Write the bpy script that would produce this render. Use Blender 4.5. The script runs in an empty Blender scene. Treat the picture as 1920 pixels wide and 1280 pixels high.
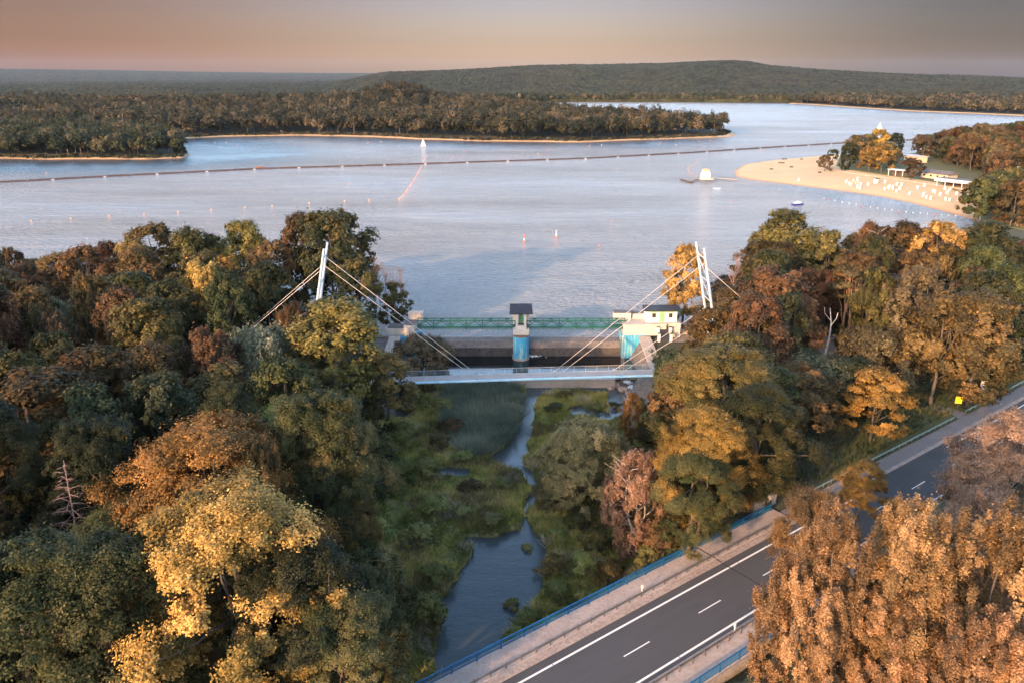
import bpy, math, random
import numpy as np
from mathutils import Vector, Matrix

# ------------------------------------------------------------------ camera, sky, sun
sc = bpy.context.scene
COL = sc.collection
R_ = math.radians
CAMZ, PITCH, FPX = 60.0, R_(18.5), 1500.0
cam_d = bpy.data.cameras.new('camera'); cam = bpy.data.objects.new('camera', cam_d); COL.objects.link(cam)
cam.location = (0, 0, CAMZ); cam.rotation_euler = (R_(90) - PITCH, 0, 0)
cam_d.sensor_width = 36.0; cam_d.lens = FPX / 1920 * 36; cam_d.clip_start = 0.5; cam_d.clip_end = 60000
sc.camera = cam

SUN_AZ, SUN_EL = R_(36), R_(14)       # light travels towards (sin az, cos az)
SUN_DIR = Vector((-math.sin(SUN_AZ) * math.cos(SUN_EL), -math.cos(SUN_AZ) * math.cos(SUN_EL), math.sin(SUN_EL)))
w = bpy.data.worlds.new('World'); sc.world = w; w.use_nodes = True
nt = w.node_tree; nt.nodes.clear()
def wn(t): return nt.nodes.new(t)
out = wn('ShaderNodeOutputWorld'); bg = wn('ShaderNodeBackground'); sky = wn('ShaderNodeTexSky')
sky.sky_type = 'NISHITA'; sky.sun_disc = False; sky.sun_elevation = SUN_EL; sky.sun_rotation = R_(180) + SUN_AZ
sky.altitude = 100; sky.air_density = 1.0; sky.dust_density = 1.5; sky.ozone_density = 2.0
tc = wn('ShaderNodeTexCoord'); sep = wn('ShaderNodeSeparateXYZ'); nt.links.new(tc.outputs['Generated'], sep.inputs[0])
ramp = wn('ShaderNodeValToRGB'); nt.links.new(sep.outputs['Z'], ramp.inputs[0])
cr = ramp.color_ramp
cr.elements[0].position = 0.0; cr.elements[0].color = (1.60, 1.14, 0.84, 1)
cr.elements[1].position = 1.0; cr.elements[1].color = (5.0, 4.7, 4.3, 1)
for p, c in ((0.035, (1.02, 0.79, 0.72, 1)), (0.085, (0.84, 0.69, 0.74, 1)), (0.14, (7.6, 6.7, 6.4, 1)), (0.27, (15.0, 13.4, 12.6, 1)), (0.45, (6.2, 5.8, 5.6, 1)), (0.7, (5.2, 4.9, 4.6, 1))):
    e = cr.elements.new(p); e.color = c  # bright band above the view and lifted zenith added to brighten lake and valley
# evening colour: warmer left, greyer right; vignette darkening of both sides painted in
rx = wn('ShaderNodeValToRGB'); mr = wn('ShaderNodeMapRange'); nt.links.new(sep.outputs['X'], mr.inputs[0])
mr.inputs[1].default_value = -0.52; mr.inputs[2].default_value = 0.52; rx.color_ramp.interpolation = 'EASE'; nt.links.new(mr.outputs[0], rx.inputs[0])
rx.color_ramp.elements[0].color = (0.96, 0.60, 0.50, 1); rx.color_ramp.elements[1].color = (0.32, 0.29, 0.31, 1)
e = rx.color_ramp.elements.new(0.5); e.color = (1.25, 1.10, 1.16, 1)
m1 = wn('ShaderNodeMix'); m1.data_type = 'RGBA'; m1.blend_type = 'MULTIPLY'; m1.inputs[0].default_value = 1
m2 = wn('ShaderNodeMix'); m2.data_type = 'RGBA'; m2.blend_type = 'MULTIPLY'; m2.inputs[0].default_value = 1
fz = wn('ShaderNodeMapRange'); nt.links.new(sep.outputs['Z'], fz.inputs[0]); fz.inputs[1].default_value = .09; fz.inputs[2].default_value = .16; fz.inputs[3].default_value = 1; fz.inputs[4].default_value = 0.0; nt.links.new(fz.outputs[0], m2.inputs[0])
nt.links.new(sky.outputs[0], m1.inputs[6]); nt.links.new(ramp.outputs[0], m1.inputs[7])
nt.links.new(m1.outputs[2], m2.inputs[6]); nt.links.new(rx.outputs[0], m2.inputs[7])
nt.links.new(m2.outputs[2], bg.inputs[0]); bg.inputs[1].default_value = 0.078
nt.links.new(bg.outputs[0], out.inputs[0])

sd = bpy.data.lights.new('sun', 'SUN'); sun = bpy.data.objects.new('sun', sd); COL.objects.link(sun)
sd.energy = 5.0; sd.angle = R_(0.6); sd.color = (1.0, 0.56, 0.25)
sun.rotation_euler = SUN_DIR.to_track_quat('Z', 'Y').to_euler(); sun.location = (0, 0, 200)

sc.view_settings.view_transform = 'Standard'; sc.view_settings.look = 'None'
sc.view_settings.exposure = 0.74; sc.view_settings.gamma = 1.0; sc.view_settings.use_curve_mapping = False
sc.cycles.max_bounces = 5; sc.cycles.diffuse_bounces = 3; sc.cycles.glossy_bounces = 2
sc.cycles.transmission_bounces = 2; sc.cycles.transparent_max_bounces = 4; sc.cycles.volume_bounces = 0
sc.cycles.use_denoising = True
sc.cycles.caustics_reflective = False; sc.cycles.caustics_refractive = False

HAZE = 1.2e-5
# ------------------------------------------------------------------ helpers
SP, CP = math.sin(PITCH), math.cos(PITCH)
def P(px, py, z=0.0):
    """ground point at height z that stands at photo position px, py"""
    u, v = px - 960, py - 640
    d = SP * FPX + CP * v; f = CP * FPX - SP * v
    s = (CAMZ - z) / d
    return Vector((u * s, f * s, z))
def Q(px, py, Y):
    """point at distance Y"""
    u, v = px - 960, py - 640
    d = SP * FPX + CP * v; f = CP * FPX - SP * v
    s = Y / f
    return Vector((u * s, Y, CAMZ - d * s))
def proj(x, y, z):
    dz = CAMZ - z
    depth = y * CP + dz * SP; up = -y * SP + dz * CP
    return 960 + FPX * x / depth, 640 + FPX * up / depth

def tag(o, label=None, cat=None, group=None, kind=None):
    if label: o['label'] = label
    if cat: o['category'] = cat
    if group: o['group'] = group
    if kind: o['kind'] = kind
    return o
def empty(name, loc=(0, 0, 0), rz=0.0, label=None, cat=None, group=None):
    o = bpy.data.objects.new(name, None); COL.objects.link(o)
    o.location = loc; o.rotation_euler = (0, 0, rz); o.empty_display_size = 0.5
    return tag(o, label, cat, group)
def link(name, me, mat=None, parent=None):
    o = bpy.data.objects.new(name, me); COL.objects.link(o)
    if mat is not None and not me.materials: me.materials.append(mat)
    if parent is not None: o.parent = parent
    return o
def copy_tree(o, parent=None):
    c = o.copy(); COL.objects.link(c)
    if parent is not None: c.parent = parent
    for ch in list(o.children): copy_tree(ch, c)
    return c
def np_mesh(name, V, F, tint=None, smooth=False):
    V = np.asarray(V, dtype=np.float32); F = np.asarray(F, dtype=np.int32)
    me = bpy.data.meshes.new(name); k = F.shape[1]
    me.vertices.add(len(V)); me.vertices.foreach_set('co', V.ravel())
    me.loops.add(F.size); me.loops.foreach_set('vertex_index', F.ravel())
    me.polygons.add(len(F)); me.polygons.foreach_set('loop_start', np.arange(0, F.size, k, dtype=np.int32))
    if smooth: me.polygons.foreach_set('use_smooth', np.ones(len(F), dtype=bool))
    if tint is not None:
        a = me.attributes.new('tint', 'FLOAT', 'FACE'); a.data.foreach_set('value', np.asarray(tint, dtype=np.float32))
    me.update(calc_edges=True)
    return me

class MB:
    """collects shapes, builds ONE mesh object"""
    def __init__(s): s.v = []; s.f = []
    def add(s, vs, fs):
        n = len(s.v); s.v += [tuple(v) for v in vs]; s.f += [tuple(i + n for i in f) for f in fs]; return s
    def box(s, c, size, rz=0.0, tilt=None, top=1.0):
        x, y, z = [q / 2 for q in size]; ca, sa = math.cos(rz), math.sin(rz); vs = []
        for k in (-1, 1):
            t = top if k > 0 else 1.0
            for a, b in ((-1, -1), (1, -1), (1, 1), (-1, 1)):
                X, Yy = a * x * t, b * y * t
                vs.append((c[0] + X * ca - Yy * sa, c[1] + X * sa + Yy * ca, c[2] + k * z))
        return s.add(vs, [(3, 2, 1, 0), (4, 5, 6, 7), (0, 1, 5, 4), (1, 2, 6, 5), (2, 3, 7, 6), (3, 0, 4, 7)])
    def hexa(s, b, t):      # bottom 4 points, top 4 points
        return s.add(list(b) + list(t), [(3, 2, 1, 0), (4, 5, 6, 7), (0, 1, 5, 4), (1, 2, 6, 5), (2, 3, 7, 6), (3, 0, 4, 7)])
    def bar(s, a, b, w, h=None):
        a, b = Vector(a), Vector(b); h = h or w; d = (b - a).normalized()
        side = d.cross(Vector((0, 0, 1)))
        side = side.normalized() if side.length > 1e-4 else Vector((1, 0, 0))
        up = side.cross(d).normalized(); vs = []
        for p in (a, b):
            for i, j in ((-1, -1), (1, -1), (1, 1), (-1, 1)): vs.append(p + side * i * w / 2 + up * j * h / 2)
        return s.add(vs, [(3, 2, 1, 0), (4, 5, 6, 7), (0, 1, 5, 4), (1, 2, 6, 5), (2, 3, 7, 6), (3, 0, 4, 7)])
    def tube(s, pts, radii, n=8, caps=True):
        pts = [Vector(p) for p in pts]
        if not hasattr(radii, '__len__'): radii = [radii] * len(pts)
        vs, fs = [], []
        for i, p in enumerate(pts):
            d = (pts[min(i + 1, len(pts) - 1)] - pts[max(i - 1, 0)]).normalized()
            ref = Vector((1, 0, 0)) if abs(d.x) < 0.8 else Vector((0, 1, 0))
            a = d.cross(ref).normalized(); b = d.cross(a)
            for k in range(n):
                t = 2 * math.pi * k / n; vs.append(p + (a * math.cos(t) + b * math.sin(t)) * radii[i])
        for i in range(len(pts) - 1):
            for k in range(n):
                k2 = (k + 1) % n; fs.append((i * n + k, i * n + k2, (i + 1) * n + k2, (i + 1) * n + k))
        if caps: fs.append(tuple(range(n))[::-1]); fs.append(tuple(range((len(pts) - 1) * n, len(pts) * n)))
        return s.add(vs, fs)
    def lathe(s, c, prof, n=16):
        vs, fs = [], []
        for r, z in prof:
            for k in range(n):
                t = 2 * math.pi * k / n; vs.append((c[0] + r * math.cos(t), c[1] + r * math.sin(t), c[2] + z))
        for i in range(len(prof) - 1):
            for k in range(n):
                k2 = (k + 1) % n; fs.append((i * n + k, i * n + k2, (i + 1) * n + k2, (i + 1) * n + k))
        fs.append(tuple(range(n))[::-1]); fs.append(tuple(range((len(prof) - 1) * n, len(prof) * n)))
        return s.add(vs, fs)
    def mesh(s, name, smooth=False):
        me = bpy.data.meshes.new(name); me.from_pydata(s.v, [], s.f)
        if smooth: me.polygons.foreach_set('use_smooth', [True] * len(me.polygons))
        me.update(); return me
    def build(s, name, mat, parent=None, smooth=False):
        return link(name, s.mesh(name, smooth), mat, parent)

# value noise, numpy
def vnoise(x, y, scale, seed=0):
    x = np.asarray(x, float) / scale; y = np.asarray(y, float) / scale
    xi = np.floor(x).astype(np.int64); yi = np.floor(y).astype(np.int64); fx = x - xi; fy = y - yi
    def h(a, b):
        n = (a * 374761393 + b * 668265263 + seed * 974634777) & 0xffffffff
        n = ((n ^ (n >> 13)) * 1274126177) & 0xffffffff
        return ((n ^ (n >> 16)) & 0xffff) / 65535.0
    fx = fx * fx * (3 - 2 * fx); fy = fy * fy * (3 - 2 * fy)
    return (h(xi, yi) * (1 - fx) + h(xi + 1, yi) * fx) * (1 - fy) + (h(xi, yi + 1) * (1 - fx) + h(xi + 1, yi + 1) * fx) * fy
def fbm(x, y, scale, seed=0, o=3):
    t = 0; a = 1; s = 0
    for i in range(o): t = t + a * vnoise(x, y, scale / 2 ** i, seed + i); s += a; a *= .5
    return t / s
def sstep(a, b, x):
    t = np.clip((x - a) / (b - a), 0, 1); return t * t * (3 - 2 * t)
def in_poly(x, y, poly):
    x = np.asarray(x, float); y = np.asarray(y, float); ins = np.zeros(x.shape, bool); n = len(poly)
    for i in range(n):
        x1, y1 = poly[i][0], poly[i][1]; x2, y2 = poly[(i + 1) % n][0], poly[(i + 1) % n][1]
        c = ((y1 > y) != (y2 > y)) & (x < (x2 - x1) * (y - y1) / ((y2 - y1) + 1e-12) + x1); ins ^= c
    return ins

# ------------------------------------------------------------------ materials
def new_mat(name):
    m = bpy.data.materials.new(name); m.use_nodes = True; t = m.node_tree
    return m, t, t.nodes['Principled BSDF'], t.nodes['Material Output']
def mixc(t, fac, a, b, mode='MIX'):
    n = t.nodes.new('ShaderNodeMix'); n.data_type = 'RGBA'; n.blend_type = mode
    for sock, val in ((n.inputs[0], fac), (n.inputs[6], a), (n.inputs[7], b)):
        if hasattr(val, 'node'): t.links.new(val, sock)
        elif isinstance(val, (int, float)): sock.default_value = val
        else: sock.default_value = (*val[:3], 1)
    return n.outputs[2]
def noise(t, scale, detail=4, rough=.55, co='OBJ', vec=None, stretch=None):
    n = t.nodes.new('ShaderNodeTexNoise'); n.inputs['Scale'].default_value = scale
    n.inputs['Detail'].default_value = detail; n.inputs['Roughness'].default_value = rough
    g = t.nodes.new('ShaderNodeNewGeometry') if co == 'W' else t.nodes.new('ShaderNodeTexCoord')
    src = g.outputs['Position'] if co == 'W' else g.outputs['Object']
    if stretch:
        mp = t.nodes.new('ShaderNodeMapping'); mp.inputs['Scale'].default_value = stretch
        if len(stretch) > 3: pass
        t.links.new(src, mp.inputs[0]); src = mp.outputs[0]
    t.links.new(src, n.inputs['Vector']); return n.outputs['Fac']
def rampf(t, src, a, b, v0=0., v1=1.):
    n = t.nodes.new('ShaderNodeMapRange'); t.links.new(src, n.inputs[0]); n.clamp = True
    n.inputs[1].default_value = a; n.inputs[2].default_value = b; n.inputs[3].default_value = v0; n.inputs[4].default_value = v1
    return n.outputs[0]
def bump(t, bs, h, dist, strength=1.0):
    n = t.nodes.new('ShaderNodeBump'); n.inputs['Distance'].default_value = dist; n.inputs['Strength'].default_value = strength
    t.links.new(h, n.inputs['Height']); t.links.new(n.outputs[0], bs.inputs['Normal'])
def surf(name, c1, c2, sc1=.5, rough=.85, c3=None, sc3=6., spec=.3, bmp=0., co='W', metal=0., bsc=None):
    m, t, bs, o = new_mat(name)
    f = rampf(t, noise(t, sc1, 5, .6, co), .3, .7); col = mixc(t, f, c1, c2)
    f2 = rampf(t, noise(t, sc3, 4, .6, co), .42, .75)
    if c3 is not None: col = mixc(t, f2, col, c3)
    t.links.new(col, bs.inputs['Base Color']); bs.inputs['Roughness'].default_value = rough
    bs.inputs['Specular IOR Level'].default_value = spec; bs.inputs['Metallic'].default_value = metal
    if bmp: bump(t, bs, noise(t, bsc or sc3 * 2, 4, .6, co), bmp)
    return m

def leaf_mat(name, dark, mid, bright, trans=.28, hue=.03, val=.35):
    """dark/mid/bright: leaf colours spread over clumps by the tint attribute"""
    m, t, bs, o = new_mat(name)
    at = t.nodes.new('ShaderNodeAttribute'); at.attribute_name = 'tint'
    rp = t.nodes.new('ShaderNodeValToRGB'); t.links.new(at.outputs['Fac'], rp.inputs[0])
    rp.color_ramp.elements[0].position = 0.05; rp.color_ramp.elements[0].color = (*dark, 1)
    rp.color_ramp.elements[1].position = .95; rp.color_ramp.elements[1].color = (*bright, 1)
    e = rp.color_ramp.elements.new(.5); e.color = (*mid, 1)
    oi = t.nodes.new('ShaderNodeObjectInfo')
    hs = t.nodes.new('ShaderNodeHueSaturation'); t.links.new(rp.outputs[0], hs.inputs['Color'])
    t.links.new(rampf(t, oi.outputs['Random'], 0, 1, .5 - hue, .5 + hue), hs.inputs['Hue'])
    mm = t.nodes.new('ShaderNodeMath'); mm.operation = 'FRACT'; m3 = t.nodes.new('ShaderNodeMath'); m3.operation = 'MULTIPLY'
    m3.inputs[1].default_value = 7.31; t.links.new(oi.outputs['Random'], m3.inputs[0]); t.links.new(m3.outputs[0], mm.inputs[0])
    t.links.new(rampf(t, mm.outputs[0], 0, 1, 1 - val, 1 + val), hs.inputs['Value'])
    t.links.new(hs.outputs[0], bs.inputs['Base Color'])
    bs.inputs['Roughness'].default_value = .6; bs.inputs['Specular IOR Level'].default_value = .08
    tr = t.nodes.new('ShaderNodeBsdfTranslucent'); t.links.new(hs.outputs[0], tr.inputs[0])
    mx = t.nodes.new('ShaderNodeMixShader'); mx.inputs[0].default_value = trans
    t.links.new(bs.outputs[0], mx.inputs[1]); t.links.new(tr.outputs[0], mx.inputs[2]); t.links.new(mx.outputs[0], o.inputs[0])
    return m
L = {
 'deep':   leaf_mat('leaf_deep_green', (.014, .021, .012), (.029, .036, .018), (.075, .074, .032)),
 'green':  leaf_mat('leaf_green', (.022, .030, .014), (.050, .056, .022), (.125, .108, .04)),
 'olive':  leaf_mat('leaf_olive', (.030, .031, .015), (.072, .059, .024), (.20, .13, .045)),
 'rust':   leaf_mat('leaf_rust', (.036, .029, .017), (.090, .056, .027), (.21, .115, .045), hue=.02),
 'orange': leaf_mat('leaf_orange', (.075, .058, .020), (.22, .13, .034), (.46, .26, .065), hue=.015, val=.15),
 'gold':   leaf_mat('leaf_gold', (.08, .066, .024), (.30, .18, .05), (.64, .37, .12), hue=.01, val=.12),
 'silver': leaf_mat('leaf_silver_willow', (.09, .10, .062), (.16, .165, .10), (.26, .25, .15)),
 'brown':  leaf_mat('leaf_brown', (.045, .036, .024), (.095, .068, .038), (.19, .135, .07), hue=.02),
 'birch': leaf_mat('leaf_reddish_birch', (.12, .068, .045), (.25, .14, .09), (.38, .215, .14), hue=.01, val=.1),
 'ygreen': leaf_mat('leaf_yellow_green', (.035, .040, .015), (.12, .105, .032), (.30, .21, .06), hue=.01, val=.12),
 'wgold': leaf_mat('leaf_pale_willow', (.09, .095, .042), (.19, .18, .075), (.38, .32, .13)),
 'poplar': leaf_mat('leaf_poplar', (.08, .054, .028), (.22, .13, .058), (.48, .28, .13), hue=.012, val=.12),
 'pink':   leaf_mat('leaf_pale_poplar', (.13, .085, .060), (.24, .15, .10), (.42, .26, .17), hue=.012, val=.1),
 'marsh':  leaf_mat('leaf_marsh_bush', (.11, .125, .04), (.17, .18, .055), (.25, .23, .08)),
}
M = {}
M['bark'] = surf('bark', (.06, .048, .038), (.11, .088, .068), 2, .95, co='OBJ')
M['birchbark'] = surf('birch_bark', (.26, .21, .18), (.38, .31, .27), 1.5, .8, (.12, .10, .09), 4, co='OBJ')
M['pinebark'] = surf('pine_bark', (.22, .12, .07), (.34, .19, .11), 1.5, .9, co='OBJ')
M['deadwood'] = surf('dead_wood', (.16, .10, .085), (.24, .155, .13), 2, .9, co='OBJ')
M['snag'] = surf('bleached_wood', (.60, .52, .43), (.72, .64, .54), 1, .85, (.30, .25, .2), 3, co='OBJ')
M['twig'] = surf('twig', (.12, .085, .07), (.18, .12, .10), 2, .9, co='OBJ')
M['floor'] = None
M['white'] = surf('white_render', (.38, .345, .30), (.46, .43, .385), .6, .8, (.42, .34, .28), 1.4, bmp=.01)
M['cleanwhite'] = surf('white_paint', (.50, .485, .45), (.57, .555, .53), .8, .6)
M['roofblack'] = surf('black_roofing', (.018, .019, .026), (.035, .036, .046), 1.5, .7, bmp=.01)
M['green'] = surf('green_paint', (.004, .055, .034), (.008, .08, .05), 1.2, .5)
M['lightgreen'] = surf('light_green_door', (.16, .50, .16), (.20, .58, .20), 1.2, .5)
M['conc'] = surf('concrete', (.26, .21, .18), (.38, .32, .27), .5, .9, (.17, .13, .11), 2, bmp=.02)
M['concwarm'] = surf('pale_concrete', (.36, .30, .25), (.46, .39, .33), .4, .9, (.26, .20, .17), 3)
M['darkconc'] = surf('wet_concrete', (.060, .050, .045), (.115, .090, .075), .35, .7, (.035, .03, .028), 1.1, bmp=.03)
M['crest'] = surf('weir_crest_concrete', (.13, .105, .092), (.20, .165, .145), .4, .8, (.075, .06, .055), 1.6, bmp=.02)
M['stone'] = surf('revetment_stone', (.11, .095, .085), (.21, .18, .155), .8, .9, (.07, .058, .05), 2.2, bmp=.06)
M['cable'] = surf('steel_cable', (.36, .31, .28), (.46, .40, .36), 1, .5)
M['mast'] = surf('mast_paint', (.22, .31, .38), (.33, .38, .41), .15, .5)
M['girder'] = surf('pale_blue_girder', (.18, .46, .62), (.45, .66, .74), .12, .5, (.60, .70, .74), .5)
M['railblue'] = surf('bridge_rail_blue', (.003, .075, .19), (.005, .10, .24), 1.0, .45)
M['deckpink'] = surf('deck_planks', (.36, .29, .26), (.46, .38, .34), .6, .85)
M['steel'] = surf('galvanised_steel', (.10, .085, .075), (.17, .145, .13), 1, .5, metal=.4)
M['rail_g'] = surf('weathered_rail', (.12, .17, .15), (.19, .23, .20), 1, .6, metal=.2)
M['rust'] = surf('rusty_steel', (.16, .085, .055), (.24, .13, .08), 2, .8)
M['yellow'] = surf('yellow_sign', (.75, .48, .02), (.80, .52, .03), 2, .5)
M['sail'] = surf('sail_cloth', (.55, .53, .50), (.60, .58, .55), 1, .6)
M['redfloat'] = surf('red_float', (.55, .10, .05), (.62, .14, .07), 2, .5)
M['orfloat'] = surf('orange_float', (.62, .28, .10), (.70, .34, .13), 2, .5)
M['whfloat'] = surf('white_float', (.42, .39, .36), (.50, .47, .44), 2, .5)
M['pipe'] = surf('dark_pontoon', (.045, .030, .030), (.075, .050, .048), .3, .6)
M['glassd'] = surf('dark_window', (.015, .015, .02), (.03, .03, .035), 1, .15, spec=.5)
M['tan'] = surf('tan_wall', (.45, .33, .22), (.52, .40, .28), .6, .85)
M['greyroof'] = surf('grey_roof', (.085, .08, .08), (.13, .12, .12), .5, .9)
M['navy'] = surf('navy_hull', (.02, .035, .16), (.03, .05, .2), 2, .4)
M['rock'] = surf('rock', (.26, .19, .15), (.40, .30, .24), .9, .9, (.16, .12, .10), 3, bmp=.05)
M['darkitem'] = surf('dark_timber', (.05, .035, .03), (.09, .065, .05), 2, .9)
M['foam'] = surf('foam', (.65, .68, .72), (.80, .82, .85), 2, .6)

# blue pier paint, streaked
def pier_mat():
    m, t, bs, o = new_mat('stained_blue_paint')
    n1 = rampf(t, noise(t, .9, 4, .6, 'W'), .3, .7); col = mixc(t, n1, (.035, .25, .40), (.07, .32, .45))
    st = rampf(t, noise(t, 1.0, 5, .65, 'W', stretch=(2.2, 2.2, .22)), .52, .66)
    col = mixc(t, st, col, (.42, .52, .42)); st2 = rampf(t, noise(t, 1.0, 5, .7, 'W', stretch=(3.1, 3.1, .3)), .60, .68)
    col = mixc(t, st2, col, (.16, .10, .06)); t.links.new(col, bs.inputs['Base Color']); bs.inputs['Roughness'].default_value = .7
    return m
M['pierblue'] = pier_mat()

def road_mat():
    m, t, bs, o = new_mat('asphalt')
    f = rampf(t, noise(t, .25, 4, .6, 'W'), .3, .7); col = mixc(t, f, (.062, .060, .062), (.082, .079, .080))
    tr = rampf(t, noise(t, 1.0, 3, .5, stretch=(.015, .7, 1)), .35, .65)
    col = mixc(t, tr, col, (.078, .074, .075)); g = rampf(t, noise(t, 9, 3, .8, 'W'), .3, .8)
    col = mixc(t, g, col, mixc(t, .5, col, (.03, .03, .033)))
    cr = rampf(t, noise(t, 1.6, 5, .75), .70, .74); col = mixc(t, cr, col, (.04, .038, .04))
    t.links.new(col, bs.inputs['Base Color']); bs.inputs['Roughness'].default_value = .8; bs.inputs['Specular IOR Level'].default_value = .25
    bump(t, bs, noise(t, 20, 3, .7, 'W'), .012); return m
M['asphalt'] = road_mat()
M['path'] = surf('path_asphalt', (.17, .15, .145), (.23, .205, .195), .3, .9, (.13, .115, .11), 4, bmp=.01)
M['walk'] = surf('walkway_concrete', (.34, .27, .235), (.44, .355, .31), .35, .9, (.27, .21, .18), 3, bmp=.01)
M['kerb'] = surf('kerb_concrete', (.30, .23, .195), (.41, .325, .275), .6, .9, (.20, .15, .125), 2.5, bmp=.01)
M['paint'] = surf('road_paint', (.70, .68, .64), (.80, .78, .75), 1.2, .6, (.55, .52, .48), 6)
M['joint'] = surf('expansion_joint', (.03, .028, .028), (.05, .045, .045), 2, .9)

def ground_mat():
    m, t, bs, o = new_mat('forest_floor')
    n1 = rampf(t, noise(t, .12, 5, .6, 'W'), .35, .65); n2 = rampf(t, noise(t, .8, 5, .7, 'W'), .35, .7)
    forest = mixc(t, n1, (.045, .042, .024), (.075, .055, .034)); forest = mixc(t, n2, forest, (.04, .052, .022))
    marsh = mixc(t, n1, (.20, .20, .075), (.26, .22, .10)); marsh = mixc(t, n2, marsh, (.09, .10, .04))
    g = t.nodes.new('ShaderNodeNewGeometry'); s = t.nodes.new('ShaderNodeSeparateXYZ'); t.links.new(g.outputs['Position'], s.inputs[0])
    f = rampf(t, s.outputs['Z'], -3.2, -1.6); col = mixc(t, f, marsh, forest)
    f3 = rampf(t, s.outputs['Z'], -5.25, -4.9); col = mixc(t, f3, (.03, .026, .02), col)
    t.links.new(col, bs.inputs['Base Color']); bs.inputs['Roughness'].default_value = .95
    bump(t, bs, noise(t, 2.2, 5, .7, 'W'), .15); return m
M['floor'] = ground_mat()
M['grassm'] = surf('short_grass', (.060, .072, .028), (.095, .10, .036), .4, .95, (.11, .085, .045), 2.5, bmp=.05)
M['dirt'] = surf('dirt_path', (.21, .155, .125), (.30, .22, .175), .3, .95, (.15, .12, .09), 1.5, bmp=.03)

def sand_mat():
    m, t, bs, o = new_mat('beach_sand')
    g = t.nodes.new('ShaderNodeNewGeometry'); s = t.nodes.new('ShaderNodeSeparateXYZ'); t.links.new(g.outputs['Position'], s.inputs[0])
    n1 = rampf(t, noise(t, .05, 5, .65, 'W'), .3, .7); n2 = rampf(t, noise(t, .6, 4, .7, 'W'), .4, .8)
    col = mixc(t, n1, (.44, .285, .125), (.54, .36, .16)); col = mixc(t, n2, col, (.42, .30, .20))
    f = rampf(t, s.outputs['Z'], .1, .55); col = mixc(t, f, (.30, .17, .09), col)
    t.links.new(col, bs.inputs['Base Color']); bs.inputs['Roughness'].default_value = .95
    bump(t, bs, noise(t, 1.2, 4, .7, 'W'), .12); return m
M['sand'] = sand_mat()

def water_mat(name, base, b1, b2, rough, s1=.6, s2=.09, smooth_patch=True, w1=.5):
    m, t, bs, o = new_mat(name)
    bs.inputs['Base Color'].default_value = (*base, 1); bs.inputs['Roughness'].default_value = rough
    bs.inputs['IOR'].default_value = 1.42 if name == 'lake_water' else 1.333; bs.inputs['Specular IOR Level'].default_value = .5
    h1 = noise(t, s1, 3, .6, 'W', stretch=(.55, 1.0, 1)); h2 = noise(t, s2, 3, .55, 'W', stretch=(.4, 1.0, 1))
    bn = t.nodes.new('ShaderNodeBump'); bn.inputs['Distance'].default_value = b1; t.links.new(h1, bn.inputs['Height'])
    if smooth_patch:
        pt = rampf(t, noise(t, .012, 3, .55, 'W', stretch=(.35, 1.0, 1)), .34, .62, .45, 1.0); t.links.new(pt, bn.inputs['Strength'])
    bn2 = t.nodes.new('ShaderNodeBump'); bn2.inputs['Distance'].default_value = b2; t.links.new(h2, bn2.inputs['Height'])
    if smooth_patch:      # calmer near the shores; dark tree reflections are painted into the base colour
        at = t.nodes.new('ShaderNodeAttribute'); at.attribute_name = 'calm_reflect'; ca = rampf(t, at.outputs['Fac'], 0, 1, 1, .28)
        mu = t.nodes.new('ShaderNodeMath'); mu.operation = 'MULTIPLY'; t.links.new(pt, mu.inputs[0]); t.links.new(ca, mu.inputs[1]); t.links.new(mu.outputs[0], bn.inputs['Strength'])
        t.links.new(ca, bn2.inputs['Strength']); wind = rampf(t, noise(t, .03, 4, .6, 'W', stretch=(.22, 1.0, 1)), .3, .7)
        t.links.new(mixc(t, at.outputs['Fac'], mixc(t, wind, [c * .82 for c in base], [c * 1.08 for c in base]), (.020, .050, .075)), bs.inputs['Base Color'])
    t.links.new(bn.outputs[0], bn2.inputs['Normal']); t.links.new(bn2.outputs[0], bs.inputs['Normal'])
    return m
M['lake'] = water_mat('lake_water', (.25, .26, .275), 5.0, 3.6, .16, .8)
M['river'] = water_mat('river_water', (.055, .068, .072), .035, .05, .06, 2.5, .4, False)
M['basin'] = water_mat('basin_water', (.008, .010, .010), .02, .03, .05, 1.5, .3, False)

# ------------------------------------------------------------------ road frame
RO = Vector((0.5, 66.3)); RD = Vector((.797, .604)).normalized(); RN = Vector((-RD.y, RD.x)); RANG = math.atan2(RD.y, RD.x)
def T(t, s, z=0.0):
    p = RO + RD * t + RN * s; return Vector((p.x, p.y, z))
def road_ts(x, y):
    rx_, ry_ = x - RO.x, y - RO.y
    return rx_ * RD.x + ry_ * RD.y, rx_ * RN.x + ry_ * RN.y
BR0, BR1 = -62.0, 50.0        # bridge from t to t
ZR = 1.0

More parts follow.
